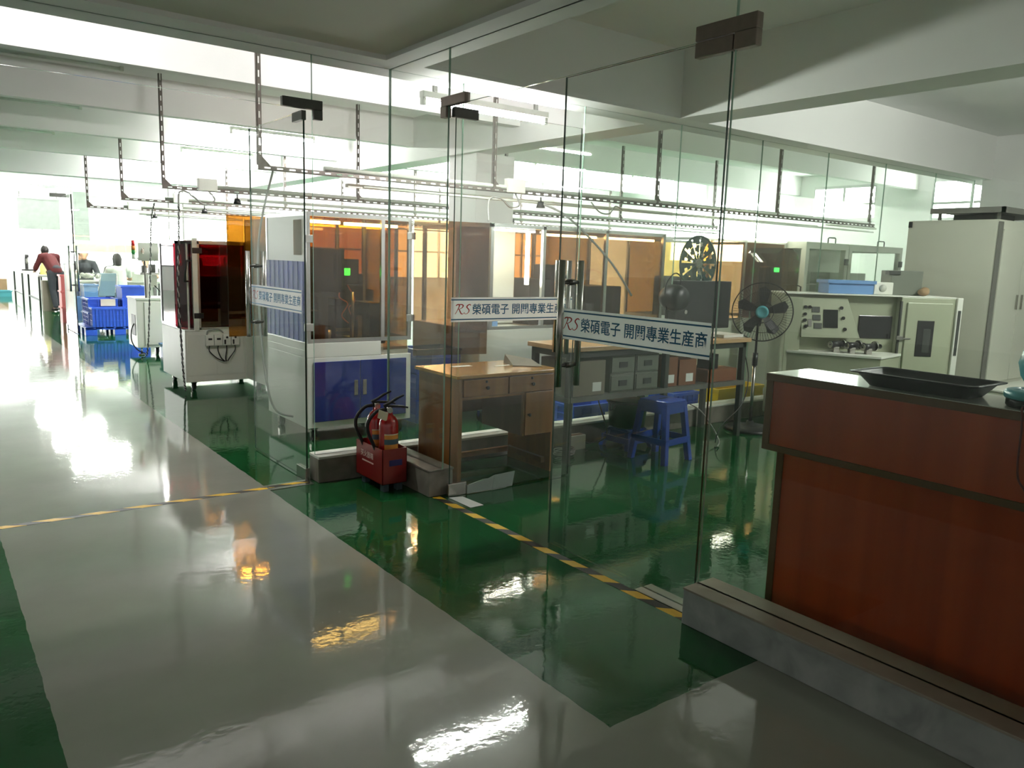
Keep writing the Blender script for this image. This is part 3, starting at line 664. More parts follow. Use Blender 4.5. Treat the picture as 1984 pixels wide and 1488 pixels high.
def drawer_box(label, x, z):
    o = thing('drawer_box', label, 'drawer box', (x, 4.42, z), 0, 'grey drawer boxes on the table shelf')
    MB().box(0, .27, 0, .34, 0, .145).out('case', GREYBOX, o, .004)
    f = MB().box(.01, .26, -.008, 0, .012, .133).out('drawer_front', GREYBOX, o, .003)
    MB().box(.09, .18, -.012, -.008, .05, .095).out('label_holder', DGREY, f)
    return o
drawer_box('grey drawer box at the bottom left of the stack on the table shelf', 4.31, SH)
drawer_box('grey drawer box at the top left of the stack on the table shelf', 4.31, SH+.147)
drawer_box('grey drawer box at the bottom right of the stack, next to the brown boxes', 4.59, SH)
drawer_box('grey drawer box at the top right of the stack, next to the brown boxes', 4.59, SH+.147)
carton('parts_box', 'brown parts box with an orange top beside the grey drawer boxes', BROWNB, 4.90, 5.10, 4.42, 4.76, SH, .25, lab=PAPER)
carton('parts_box', 'dark brown parts box in the middle of the table shelf', BROWNB, 5.12, 5.34, 4.42, 4.74, SH, .22, lab=PAPER)
carton('tool_box', 'flat brown tool box at the right end of the table shelf', BROWNB, 5.50, 5.90, 4.42, 4.72, SH, .11)
carton('black_case', 'small black case standing on the flat brown tool box', BLACKP, 5.56, 5.68, 4.46, 4.60, SH+.112, .13)
mo = thing('monitor', 'black flat monitor with its back to the hall on the work table', 'monitor', (5.50, 4.54, TH+.035))
MB().box(-.36, .38, -.012, .035, .08, .50).out('housing', BLACKP, mo, .008)
MB().box(-.34, .36, .035, .037, .10, .48).out('screen', SCREEN, mo)
MB().box(-.03, .03, .0, .03, .01, .12).out('stand', BLACKP, mo); MB().box(-.12, .12, -.08, .10, 0, .012).out('base', BLACKP, mo, .003)
ap = thing('test_applicator', 'black bench tool with a round head and a curved cable on the work table', 'machine', (5.07, 4.44, TH+.035))
MB().box(-.14, .14, -.05, .14, 0, .05).box(-.02, .14, .0, .12, .05, .36).out('tool_base', BLACKP, ap, .006)
MB().lathe([(.02,-.14),(.09,-.13),(.11,-.08),(.11,.0),(.08,.06),(.03,.08)], (-.06,.03,.36), 24, (0,1,0)).out('round_head', BLACKP, ap)
MB().box(-.01, .09, .02, .07, .36, .45).out('sensor_block', GREYM, ap, .003)
mb = MB(); mb.tube(spline([(.06,.04,.45),(.04,.02,.53),(-.06,0,.56),(-.15,0,.48),(-.16,0,.36),(-.12,0,.22),(-.10,0,.08)]), .005, 8); mb.out('cable', CABLE, ap)
for k, (x, z) in enumerate(((.04,.40),(.03,.30),(.10,.24))): MB().cyl((x,-.01,z),(x,.0,z),.018,n=14).out('knob', STEEL, ap)
tag(MB().box(5.72,6.0,4.45,4.72,TH+.0355,TH+.06).out('note_pad', PAPER), 'pale flat pad on the right end of the work table', 'pad')
ch = thing('air_hose', 'pale coiled air hose lying on the floor by the table legs', 'hose', (4.05, 4.63, 0))
mb = MB(); mb.tube([(.10*math.cos(t*.5)*(1+.1*math.sin(t)), .07*math.sin(t*.5)*(1+.12*math.cos(t*1.3)), .012+.009*(t/8)) for t in [i*.45 for i in range(90)]], .005, 6); mb.out('coil', CABLEW, ch)

# stools, tub
def stool(name, label, loc, rz, W0, H, mat_):
    s = thing(name, label, 'stool', loc, rz)
    a = W0/2; b = a+.05
    MB().box(-a, a, -a, a, H-.028, H).out('seat', mat_, s, .02, 3)
    for sx in (-1, 1):
        for sy in (-1, 1):
            mb = MB(); w = .045
            def L(z, k): return [(sx*k, sy*k, z), (sx*(k-w), sy*k, z), (sx*(k-w), sy*(k-w), z), (sx*k, sy*(k-w), z)]
            p = L(0, b)+L(H-.02, a)
            mb.hexa(p); mb.out('leg', mat_, s, .004)
    mb = MB(); k = a+.05*.62; zb = H*.30
    for q in ((-k, k, -k, -k+.012), (-k, k, k-.012, k), (-k, -k+.012, -k, k), (k-.012, k, -k, k)): mb.box(q[0], q[1], q[2], q[3], zb, zb+.05)
    mb.out('brace', mat_, s)
    mb = MB(); k = a+.003
    for q in ((-k, k, -k, -k+.012), (-k, k, k-.012, k), (-k, -k+.012, -k, k), (k-.012, k, -k, k)): mb.box(q[0], q[1], q[2], q[3], H-.10, H-.02)
    mb.out('apron', mat_, s)
    mb = MB(); mb.box(-.05, .05, -.012, .012, H, H+.0008); mb.out('hand_slot', DGREY, s)
    return s
stool('plastic_stool', 'tall blue plastic stool in front of the work table', (4.66, 4.17, 0), .12, .27, .49, BLUES)
stool('step_stool', 'low blue plastic step stool under the green tub', (4.74, 4.62, 0), .05, .24, .17, BLUES)
tb_ = thing('plastic_tub', 'dark green round tub standing on the low blue stool', 'tub', (4.74, 4.63, .1715))
MB().lathe([(0,0),(.13,0),(.15,.01),(.165,.18),(.17,.22),(.165,.225),(.155,.22),(.15,.03),(0,.02)], n=32).out('tub_body', mat('dark_green_plastic', (24, 58, 44), .35), tb_)
MB().lathe([(.166,.205),(.182,.21),(.182,.226),(.166,.228)], n=32).out('rim', BLACKP, tb_)
mb = MB(); mb.tube([(-.175,-.03,.2),(-.2,-.04,.17),(-.2,0,.15),(-.175,.03,.2)], .008, 8); mb.out('handle', BLACKP, tb_)

# pedestal fan
fn = thing('pedestal_fan', 'tall black pedestal fan with a round wire cage beside the work table', 'fan', (6.27, 4.50, 0))
MB().lathe([(0,0),(.235,0),(.24,.012),(.225,.03),(.10,.045),(.04,.06),(.03,.09)], n=40).out('base', BLACKP, fn)
MB().cyl((0,0,.05),(0,0,.66),.016,n=16).out('pole', STEEL, fn); MB().cyl((0,0,.62),(0,0,.74),.026,n=16).out('collar', BLACKP, fn)
MB().cyl((0,0,.66),(0,0,1.02),.011,n=14).out('pole', BLACKP, fn)
ax_ = Vector((-.82, -.57, .03)).normalized(); hc = Vector((-.03,-.06,1.13)); u_ = Vector((0,0,1)).cross(ax_).normalized(); w_ = ax_.cross(u_)
def fp(r, a, z): return hc + u_*(r*math.cos(a)) + w_*(r*math.sin(a)) + ax_*z
MB().lathe([(.03,-.16),(.07,-.15),(.075,-.06),(.05,-.02)], hc, 24, ax_).out('motor_housing', BLACKP, fn)
RF = .27
mb = MB()
for (rr, z, t) in ((RF,0,.006),(RF,.03,.004),(.10,.075,.003),(.19,.062,.0025)): mb.tube([fp(rr, 2*PI*i/48, z) for i in range(48)], t, 6, True)
mb.tube([fp(.10, 2*PI*i/48, -.06) for i in range(48)], .003, 6, True)
for i in range(64):
    a = 2*PI*i/64; mb.tube([fp(.055,a,.078), fp(.15,a+.05,.07), fp(.235,a+.1,.05), fp(RF,a+.12,.015)], .0011, 4)
    mb.tube([fp(.06,a,-.07), fp(.17,a,-.055), fp(RF,a,-.0)], .0011, 4)
mb.out('wire_cage', RUBBER, fn)
for i in range(5):
    a = 2*PI*i/5+.3; mb = MB(); pts = []
    F = [fp(.03,a-.5,.0), fp(.11,a-.36,.02), fp(.20,a-.30,.028), fp(.235,a-.05,.02), fp(.22,a+.22,-.012), fp(.12,a+.30,-.02), fp(.03,a+.4,-.015)]
    A = [mb.v(p+ax_*.003) for p in F]; B = [mb.v(p-ax_*.003) for p in F]; mb.face(A); mb.face(list(reversed(B)))
    for k in range(7): mb.face([A[k],B[k],B[(k+1)%7],A[(k+1)%7]])
    mb.out('blade', BLACKP, fn)
MB().lathe([(.045,-.02),(.045,.03),(.03,.04)], hc, 20, ax_).out('hub', BLACKP, fn)
MB().lathe([(.056,.074),(.058,.084),(.04,.088),(.036,.084),(.0,.084)], hc, 28, ax_).out('badge', TEAL, fn)
MB().cyl((0,0,1.0),(-.01,-.02,1.12),.028,n=14).out('tilt_joint', BLACKP, fn)

# control machine, turned towards the hall
cm = thing('control_machine', 'large grey-green machine with a slanted control panel behind the counter', 'machine', (6.46, 4.33, .107), math.atan2(-.604, .797))
cm.scale = (.868, .868, .93)
Hm = 1.287; Wm = 1.86; Dm = .55
MB().box(.05, Wm-.05, .06, Dm-.05, -.1145, 0).out('plinth', DGREY, cm)
mb = MB(); mb.box(0, 1.22, .10, Dm, 0, Hm); mb.box(1.22, Wm-.06, 0, Dm, 0, Hm); mb.out('housing', PGREEN, cm, .006)
mb = MB(); mb.prism([(0,0),(.165,0),(.165,.545),(0,.545)], 0, Hm-.03, 'z'); mb.out('left_cheek', PGREEN, cm, .004)
mb = MB(); mb.hexa([(.165,-.03,.86),(.80,-.03,.86),(.72,.10,.86),(.165,.10,.86),(.165,.05,Hm-.03),(.66,.05,Hm-.03),(.66,.10,Hm-.03),(.165,.10,Hm-.03)]); cp = mb.out('control_panel', PGREEN, cm, .004)
def onp(u, v): # point on slanted panel face
    t = (v-.86)/(Hm-.03-.86); return (u, -.03+.08*t-.002, v)
def panel_rect(name, u0, u1, v0, v1, m_, th=.006):
    a, b, c, d = onp(u0,v0), onp(u1,v0), onp(u1,v1), onp(u0,v1)
    f = lambda p: (p[0], p[1]-th, p[2])
    return MB().hexa([f(a),f(b),b,a,f(d),f(c),c,d]).out(name, m_, cp, .001)
panel_rect('touch_screen', .40, .555, .96, 1.14, SCREEN)
for k, (u, v) in enumerate(((.275,1.11),(.285,1.03),(.30,.95))): panel_rect('meter', u, u+.085, v, v+.055, DGREY)
panel_rect('name_plate', .235, .275, .97, 1.04, GREYM)
for (u, v) in ((.205,1.16),(.25,1.16),(.20,1.09),(.20,1.03),(.21,.97),(.59,1.16),(.61,1.06),(.63,.95)):
    p = onp(u, v); MB().cyl((p[0],p[1],p[2]), (p[0],p[1]-.02,p[2]), .017, n=14).out('button', BLACKP, cp)
mb = MB(); mb.prism([(.04,.12),(.04,.0),(.86,-.42),(1.245,-.02),(1.245,.12)], 0, .70, 'z'); mb.out('lower_cabinet', PGREEN, cm, .004)
mb = MB(); mb.prism([(.04,.12),(.03,-.01),(.86,-.435),(1.26,-.025),(1.25,.12)], .70, .722, 'z'); mb.out('work_ledge', PWHITE, cm, .002)
mb = MB(); mb.box(.82,1.18,.088,.10,.86,1.09); mb.out('viewing_window', SCREEN, cm, .004)
for k in range(3):
    x = .46+.15*k; y = -.10-.055*k; z = .80-.004*k; ux, uy = .25, .0
    a = MB(); dx, dy = .13, .06
    a.cyl((x,y,z),(x+dx,y+dy,z+.004),.034,n=18); a.cyl((x+dx,y+dy,z+.004),(x+dx+.10,y+dy+.05,z+.004),.024,n=16); sp_ = a.out('spindle_motor', BLACKP, cm)
    MB().cyl((x-.006,y-.003,z),(x,y,z),.033,n=18).out('end_plate', STEEL, sp_)
    MB().cyl((x-.010,y-.005,z),(x-.005,y-.0025,z),.007,n=10).out('shaft', BLACKP, sp_)
    MB().box(x+.04,x+.10,y+.0,y+.06,.722,.78).out('bracket', STEEL, sp_, .003)
    MB().cyl((x+.15,y+.075,.80),(x+.165,y+.082,.80),.05,n=20).out('clamp_ring', STEEL, sp_)
MB().box(1.215,1.232,-.004,.03,.62,Hm-.04).out('door_gap', DGREY, cm)
rd = MB().box(1.28, 1.76, -.022, 0, .50, Hm-.05).out('service_door', PGREEN, cm, .006)
MB().box(1.40,1.58,-.026,-.022,.70,1.06).out('door_window', SCREEN, rd, .003); MB().box(1.47,1.55,-.028,-.026,.74,.98).out('window_slot', DGREY, rd, .002)
MB().box(1.19,1.26,-.03,-.005,.86,.90).box(1.25,1.34,-.03,-.022,.87,.882).out('door_latch', GREYM, rd, .003)
mb = MB(); mb.prism([(1.27,.425),(1.74,.463),(1.74,.468),(1.27,.431)], -.008, 0, 'y'); mb.out('seam', PWHITE, cm)
MB().cyl((1.275,-.02,.42),(1.275,0,.42),.02,n=16).out('lock', DGREY, cm); MB().box(1.73,1.75,-.012,0,.475,.49).out('catch', DGREY, cm)
mb = MB(); mb.box(1.80, Wm, -.03, Dm, 0, Hm+.008); mb.out('right_cheek', PWHITE, cm, .006)
MB().box(1.815, 1.845, -.0335, -.03, .72, 1.17).out('vent_slot', DGREY, cm)
mb = MB(); mb.box(-.01, 1.80, .0, Dm, Hm, Hm+.012); mb.out('top_plate', PWHITE, cm, .003)
# things on the machine top (world positions from its local frame)
HW = .107+.93*Hm
_cmM = Matrix.Translation((6.46, 4.33, 0)) @ Matrix.Rotation(math.atan2(-.604, .797), 4, 'Z')
def on_cm(u, d): p = _cmM @ Vector((u*.868, d*.868, 0)); return (p.x, p.y)
x, y = on_cm(.72, .28); crate('plastic_basin', 'blue open basin on top of the control machine', LBLUE, x, y, HW+.013, .42, .26, .125, 'basin', math.atan2(-.604, .797))
x, y = on_cm(1.10, .26); pw = thing('power_adapter', 'small white box with a round vent beside the blue basin', 'power box', (x, y, HW+.013), math.atan2(-.604,.797))
MB().box(-.09,.09,-.06,.08,0,.115).out('case', PWHITE, pw, .006); MB().lathe([(.035,0),(.035,.004),(.0,.004)], (-.01,-.06,.06), 20, (0,-1,0)).out('vent', PGREY, pw)
x, y = on_cm(1.40, .40); gb = thing('grey_box', 'grey square box behind the white power box on the machine', 'box', (x, y, HW+.013), math.atan2(-.604,.797))
MB().box(-.16,.14,-.1,.12,0,.23).out('case', GREYBOX, gb, .004); MB().box(-.19,-.08,-.11,-.03,.19,.225).out('bracket', DGREY, gb)
x, y = on_cm(1.52, .16); cl = thing('cloth_bundle', 'crumpled beige cloth at the right of the grey box', 'cloth', (x, y, HW+.013), .2)
mb = MB(); mb.sph((0,0,.035),.06,16,(1.5,.8,.6)); mb.sph((.08,.01,.05),.045,14,(1.2,.9,.7)); mb.sph((-.07,-.02,.03),.04,14,(1.2,1,.7)); mb.out('cloth', CARD, cl)

# tall cabinet on a base
tc_ = thing('tall_cabinet', 'tall cream metal cabinet with double doors behind the machine', 'cabinet', (8.44, 3.40, 0))
MB().box(0, 1.6, 0, .88, .42, 2.07).out('body', CABW, tc_, .004)
MB().box(-.02, 1.65, -.30, .90, 0, .40).out('plinth', CABW, tc_, .004); MB().box(-.03, 1.66, -.31, .90, .40, .42).out('ledge', PWHITE, tc_, .003)
for k, (a, b) in enumerate(((.10, .62), (.63, 1.15))):
    d = MB().box(a, b, -.018, 0, .46, 1.98).out('door', CABW, tc_, .003)
    hx = b-.06 if k == 0 else a+.05
    MB().box(hx, hx+.016, -.04, -.018, 1.19, 1.34).out('handle', STEEL, d, .004)
MB().box(-.004, .09, -.01, .0, .44, 2.05).out('corner_strip', GREYM, tc_)
MB().box(-.012, .0, .84, .875, 2.0, 2.06).out('bracket', BLACKP, tc_)
tf = thing('shelf_frame', 'low metal rack frame lying on top of the tall cabinet', 'rack', (8.44, 3.40, 2.0715))
mb = MB(); mb.box(-.05,1.5,-.05,.62,.075,.10); mb.box(-.06,1.5,-.06,-.03,.06,.115); mb.box(-.06,-.03,-.06,.64,.06,.115); mb.out('frame_top', GREYM, tf)
for q in ((.0,.0),(.0,.56),(.75,.0),(.75,.56),(1.4,.0),(1.4,.56)): MB().box(q[0],q[0]+.025,q[1],q[1]+.025,0,.075).out('leg', GREYM, tf)
MB().box(.15,.6,.1,.5,.0,.06).out('cross_plate', DGREY, tf)

# ================================================================== CEILING LAMPS
def lamp(x, y, z, lit, label, L_=1.2, drop=0, m=None):
    o = thing('batten_light', label, 'ceiling light', (x, y, z), 0, 'fluorescent batten lights')
    MB().box(0, L_, -.03, .03, .03, .075).out('housing', PWHITE, o)
    MB().cyl((.03,0,0),(L_-.03,0,0),.016,n=14).out('tube', (m or TUBEM) if lit else DARKTUBE, o)
    for q in (0, L_-.03): MB().box(q,q+.03,-.02,.02,-.02,.03).out('end_holder', PWHITE, o)
    for q in ((.1, L_-.13) if drop else ()): MB().box(q,q+.03,-.012,.012,.075,drop).out('hanger_rod', GREYM, o)
    return o
ordn = ['first', 'second', 'third', 'fourth']
for i, (yb, xl, x0) in enumerate(((8.18, .50, 0), (10.85, .55, 3.53), (13.6, .6, 3.59), (15.6, .6, 3.6))):
    lamp(xl, yb+.3, 3.20, False, f'switched-off batten light on the ceiling behind the {ordn[i]} workshop beam, left of the first hanger', drop=.12)
    if i == 0: continue
    lamp(x0, yb+.3, 3.13, True, f'glowing batten light behind the {ordn[i]} workshop beam, nearest the glass doors', drop=.19)
    for j, x in enumerate((6.3, 8.8, 11.2)):
        lamp(x, yb+.3, 3.20, True, f'glowing batten light behind the {ordn[i]} workshop beam, number {["one","two","three"][j]} right of the column', drop=.12)
lamp(.2, 5.45, 3.20, True, 'added fill light over the grey walkway, hidden just behind the entrance beam', drop=.12, m=emit('walkway_fill_tube', (255, 253, 249), TUBE*.36))  # added lamp, hidden by the beam, brightens the machine fronts
lamp(6.6, 1.3, 3.05, True, 'added fill light out of view in the office room beyond its ceiling beam', drop=.27, m=emit('office_fill_tube', (255, 253, 249), TUBE*.85))  # added lamp outside the view, brightens the office room
for j, x in enumerate((3.1,)):
    lamp(x, 5.32, 2.68, True, 'glowing batten light close behind the glass wall ' + ('beside the glass corner', 'above the work table', 'above the tall cabinet side')[j], drop=HC-2.68, m=emit('soft_tube', (255, 253, 249), TUBE*.55))
for i, y in enumerate((19.5, 22.5, 26.0)):
    for j, x in enumerate((-2.0, 2.5, 6.5)):
        lamp(x, y, HC-.077, True, f'glowing batten light over the {["near","middle","deep"][i]} benches of the far room, ' + ('left one', 'centre one', 'right one')[j])

# ================================================================== RAILS HANGING FROM THE CEILING
def slotted(mb, x, y, z0, z1, w=.034):
    """perforated angle: two edge strips with cross pieces, so the slots are open"""
    mb.box(x, x+.011, y, y+.003, z0, z1); mb.box(x+w-.011, x+w, y, y+.003, z0, z1)
    z = z0
    while z < z1-.05:
        mb.box(x+.011, x+w-.011, y, y+.003, z, z+.05); z += .10
    mb.box(x, x+.003, y, y+w, z0, z1)
def hslot(mb, x0, x1, y, z, w=.034):
    mb.box(x0, x1, y, y+.003, z, z+.011); mb.box(x0, x1, y, y+.003, z+w-.011, z+w); x = x0
    while x < x1-.05:
        mb.box(x, x+.05, y, y+.003, z+.011, z+w-.011); x += .10
    mb.box(x0, x1, y, y+w, z, z+.003)
rails = [(6.2, 2.17, 11.25, 'nearest behind the glass wall', [4.56]), (9.0, 2.13, 11.2, 'second from the glass wall', [2.49, 6.3]), (11.7, 2.25, 11.2, 'third from the glass wall', [2.9]), (14.6, 2.29, 9.5, 'farthest from the glass wall', [2.9])]
ANG = mat('brown_slotted_angle', (92, 84, 78), .5, .3, .1)
for (yr, xa, xb, lab, jb) in rails:
    o = thing('hanging_rail', 'slotted angle rail on ceiling hangers, ' + lab, 'rail', (xa, yr, 2.2))
    n = int((xb-xa)/2.23)+1
    for i in range(n):
        mb = MB(); x = 2.23*i
        slotted(mb, x, 0, 0, HC-2.2); mb.prism([(x,0),(x+.10,0),(x,.10)], .003, .006, 'y'); mb.out('hanger', ANG, o)
    mb = MB(); hslot(mb, 0, xb-xa, .0, -.034); mb.out('slotted_bar', ANG, o)
    mb = MB(); mb.cyl((.55,.02,.02),(xb-xa,.02,.02),.02,n=14); mb.cyl((.9,.02,-.10),(xb-xa,.02,-.10),.012,n=10); mb.out('pipe', PGREY, o)
    MB().box(xb-xa-1.2, xb-xa, -.03, .05, -.065, -.045).box(.8, xb-xa-1.3, .10, .16, -.10, -.07).out('light_channel', PWHITE, o)
    for x in jb:
        MB().box(x-xa, x-xa+.20, -.035, .045, -.03, .10).out('junction_box', PWHITE, o, .005)
        mb = MB(); mb.cyl((x-xa+.42,0,-.04),(x-xa+.42,0,-.09),.008,n=8); mb.cyl((x-xa+.42,0,-.09),(x-xa+.42,0,-.15),.03,.045,n=14); mb.out('hanging_plug', BLACKP, o)
def cord(pts, r, label, m=None, n=7):
    p0 = Vector(pts[0]); mb = MB(p0); mb.tube(spline(pts, n), r, 6); o = mb.out('drop_cord', m or CABLE); o.location = p0
    return tag(o, label, 'cord')
def twisted(pts, r, label):
    p0 = Vector(pts[0]); P = spline(pts, 26); A = MB(p0); B = MB(p0)
    for k, mbb in ((0, A), (PI, B)):
        mbb.tube([p + Vector((r*math.cos(i*1.1+k), r*math.sin(i*1.1+k), 0)) for i, p in enumerate(P)], r*.9, 5)
    o = thing('twisted_cord', label, 'cord', p0); A.out('dark_strand', CABLE, o); B.out('light_strand', CABLEW, o); return o
cord([(2.60,9.0,2.17),(2.66,8.98,2.08),(2.55,8.96,2.02),(2.42,8.94,2.10),(2.33,8.92,2.15),(2.27,8.90,2.12),(2.255,8.87,2.0)], .009, 'grey looped cable below the white junction box by the red machine', CABLEW)
twisted([(2.255,8.87,2.0),(2.24,8.86,1.6),(2.215,8.85,1.1),(2.225,8.84,.6),(2.235,8.83,.2),(2.245,8.8,.03)], .007, 'black and white twisted cord dropping along the red machine')
twisted([(2.66,11.7,2.15),(2.62,11.75,1.9),(2.60,11.8,1.3),(2.58,11.85,.8),(2.56,11.9,.3),(2.55,12.0,.03)], .007, 'black and white twisted cord dropping in front of the small white cabinet')
cord([(4.66,6.2,2.17),(4.70,6.18,2.06),(4.58,6.16,2.03),(4.45,6.14,2.10),(4.30,6.12,2.08),(4.26,6.06,1.88)], .009, 'grey looped cable below the junction box above the lit white bay', CABLEW)
cord([(4.98,6.22,2.10),(5.10,5.98,1.99),(5.45,5.94,1.75),(5.75,5.92,1.5),(6.05,5.94,1.2)], .012, 'pale air hose slanting down in front of the amber machine', CABLEW)
cord([(5.6,6.15,2.15),(5.68,6.1,2.05),(5.8,6.08,2.04),(5.9,6.1,2.12),(6.05,6.15,2.1)], .008, 'short grey cable looping under the near rail', CABLEW)
cord([(2.30,6.22,2.19),(2.26,6.45,1.7),(2.24,6.45,1.2),(2.26,6.4,.6),(2.32,6.35,.25),(2.465,6.3,.17)], .009, 'grey air hose hanging beside the blue-doored machine', CABLEW)

# ================================================================== MACHINES BEHIND THE GLASS
def caster(o, x, y, h=.12):
    c = MB().box(x-.03, x+.03, y-.03, y+.03, h-.02, h).out('caster', DGREY, o)
    MB().cyl((x-.018,y,.045),(x+.018,y,.045),.045,n=20).out('wheel', RUBBER, c)
    MB().box(x-.026,x-.019,y-.02,y+.02,.03,h-.02).box(x+.019,x+.026,y-.02,y+.02,.03,h-.02).out('fork', STEEL, c)
def profile_frame(o, W_, Dd, z0, z1, t=.032, posts=()):
    mb = MB()
    for x in (0, W_-t) + tuple(posts): mb.box(x, x+t, 0, t, z0, z1)
    for x in (0, W_-t): mb.box(x, x+t, Dd-t, Dd, z0, z1)
    for z in (z0, z1-t):
        mb.box(t, W_-t, 0.001, t-.001, z, z+t); mb.box(t, W_-t, Dd-t+.001, Dd-.001, z, z+t); mb.box(.001, t-.001, t, Dd-t, z, z+t); mb.box(W_-t+.001, W_-.001, t, Dd-t, z, z+t)
    for x in (0, W_-t): mb.box(x+t*.42, x+t*.58, -.001, .001, z0, z1)
    return mb.out('profile_frame', ALU, o)
def sheet(o, name, x0, x1, y0, y1, z0, z1, m): return MB().box(x0, x1, y0, y1, z0, z1).out(name, m, o)
def hinge(o, x, y, z): MB().box(x-.04, x+.04, y-.012, y, z, z+.06).out('hinge', ALU, o, .002)

# blue-doored machine
m1 = thing('assembly_machine', 'white machine with blue cupboard doors and amber windows behind the extinguishers', 'machine', (2.47, 6.0, 0), 0, None)
mw, md = .95, .90
mb = MB(); mb.box(0, mw, 0, md, .12, .70); mb.box(0, .66, 0, .05, .70, .82); mb.box(0, mw, .05, md, .70, .76); mb.box(0, .05, .05, md, .76, .82); mb.out('body', PWHITE, m1, .004)
for k, (a, b) in enumerate(((.05, .46), (.465, .90))):
    d = MB().box(a, b, -.012, 0, .17, .665).out('cupboard_door', BLUEP, m1, .003)
    hx = b-.055 if k == 0 else a+.02
    MB().box(hx, hx+.035, -.016, -.012, .37, .50).out('recessed_handle', STEEL, d, .003)
profile_frame(m1, mw, md, .82, 1.86, posts=(.66,))
sheet(m1, 'amber_window', .03, .67, .010, .016, .85, 1.83, AMBER); sheet(m1, 'amber_window', .69, .92, .012, .018, .74, 1.83, AMBERD)
sheet(m1, 'side_panel', .004, .012, .04, md-.04, .84, 1.83, PGREY); sheet(m1, 'side_window', -.002, .003, .10, .26, 1.52, 1.80, AMBERD)
mb = MB(); mb.box(-.008, .003, .03, .87, .83, 1.47)
for i in range(8): mb.box(-.013, -.008, .05+.105*i, .09+.105*i, .83, 1.47)
mb.out('blue_reflection_sheet', mat('violet_blue_sheet', (30, 40, 140), .55), m1)  # blue reflection of the open glass leaf, built as a ribbed coloured sheet
sheet(m1, 'amber_window', mw-.012, mw-.006, .04, md-.04, .84, 1.83, AMBER); sheet(m1, 'amber_window', .03, mw-.03, md-.016, md-.010, 1.36, 1.83, AMBER); sheet(m1, 'dark_back_panel', .03, mw-.03, md-.030, md-.018, .78, 1.36, DGREY)
sheet(m1, 'roof_panel', .02, mw-.02, .02, md-.02, 1.83, 1.836, AMBERD)
MB().cyl((.08,.10,1.79),(.33,.10,1.79),.014,n=12).cyl((.37,.10,1.785),(.86,.10,1.785),.014,n=12).out('strip_lamp', ENCLM, m1)
for z in (.92, 1.62): hinge(m1, .015, 0, z)
hinge(m1, mw-.01, 0, 1.68); hinge(m1, mw-.01, 0, .98)
MB().box(.06, .40, .16, .22, 1.22, 1.58).out('monitor', BLACKP, m1, .006); MB().box(.20, .26, .18, .24, .82, 1.22).out('monitor_arm', DGREY, m1)
MB().box(.44, .60, .30, .45, 1.28, 1.50).out('camera_unit', BLACKP, m1, .006)
MB().box(.44, .51, .285, .30, 1.36, 1.42).out('green_display', GREENE, m1)
MB().box(.06, .62, .25, .85, .76, .80).out('base_plate', BLACKP, m1)
mb = MB(); mb.box(.10,.30,.40,.60,.80,1.05); mb.cyl((.42,.5,.80),(.42,.5,1.1),.05,n=18); mb.box(.38,.46,.30,.70,1.10,1.16); mb.box(.70,.86,.3,.7,.76,1.12); mb.out('tooling', BLACKP, m1, .004)
mb = MB(); mb.cyl((.52,.26,.80),(.52,.26,1.22),.014,n=12); mb.cyl((.30,.28,.80),(.30,.28,.90),.03,n=16); mb.box(.56,.60,.24,.30,.80,1.02); mb.out('chrome_fixture', STEEL, m1)
mb = MB(); mb.tube(spline([(.45,.3,1.28),(.40,.27,1.18),(.47,.25,1.12),(.42,.26,1.02),(.50,.3,.95)]), .006, 6); mb.tube(spline([(.5,.32,1.28),(.55,.28,1.15),(.49,.27,1.08),(.55,.3,.98)]), .005, 6); mb.out('air_tubes', mat('orange_tube', (214,120,70), .4), m1)
for q in ((.08,.08),(mw-.08,.08),(.08,md-.1),(mw-.08,md-.1)): caster(m1, *q)
# its door, swung wide open
def swung(o, name, hx, hy, ang, L_, z0, z1, m):
    c, s = math.cos(ang), math.sin(ang); t = .006
    p = [(hx,hy),(hx+L_*c,hy+L_*s),(hx+L_*c-t*s,hy+L_*s+t*c),(hx-t*s,hy+t*c)]
    return MB().prism(p, z0, z1, 'z').out(name, m, o)
d = swung(m1, 'amber_door', mw+.005, -.03, -.20, .70, .68, 1.85, AMBERD)
MB().box(mw+.60, mw+.63, -.19, -.17, 1.0, 1.12).out('handle', BLACKP, d)

# red machine
rm = thing('red_window_machine', 'white machine with dark red windows and four switch boxes on its front', 'machine', (2.28, 8.9, 0))
MB().box(0, .98, 0, 1.0, .10, .66).box(.0,.98,0,1.0,.66,.675).out('body', PWHITE, rm, .004)
for x in (.02, .33, .64): MB().box(x, x+.30, -.004, 0, .17, .62).out('access_panel', PWHITE, rm, .002)
mb = MB()
for (x, y) in ((.14,0),(.95,0),(.0,.28),(.95,.97),(.0,.97)): mb.box(x, x+.035, y, y+.035, .675, 1.63)
mb.box(.14,.985,0,.035,1.60,1.63); mb.box(0,.985,.97,1.005,1.60,1.63); mb.box(.95,.985,0,1,1.60,1.63); mb.box(0,.035,.28,1,1.60,1.63); mb.box(.14,.985,.0,.035,.675,.70); mb.box(0,.035,.28,1,.675,.70)
mb.out('profile_frame', ALU, rm)
sheet(rm, 'red_window', .175, .95, .012, .018, .70, 1.60, REDA); sheet(rm, 'red_window', .010, .016, .315, .97, .70, 1.60, REDA); sheet(rm, 'red_window', .05, .94, .985, .991, .70, 1.60, REDA)
sheet(rm, 'roof_panel', .02, .97, .02, .98, 1.63, 1.64, ALU)
MB().box(.25,.85,.3,.85,.69,1.25).out('dark_tooling', BLACKP, rm, .01)
dd = MB().prism([(.14,.0),(.14,.03),(-.0,.30),(-.02,.29)], .69, 1.60, 'z').out('corner_door', REDA, rm)
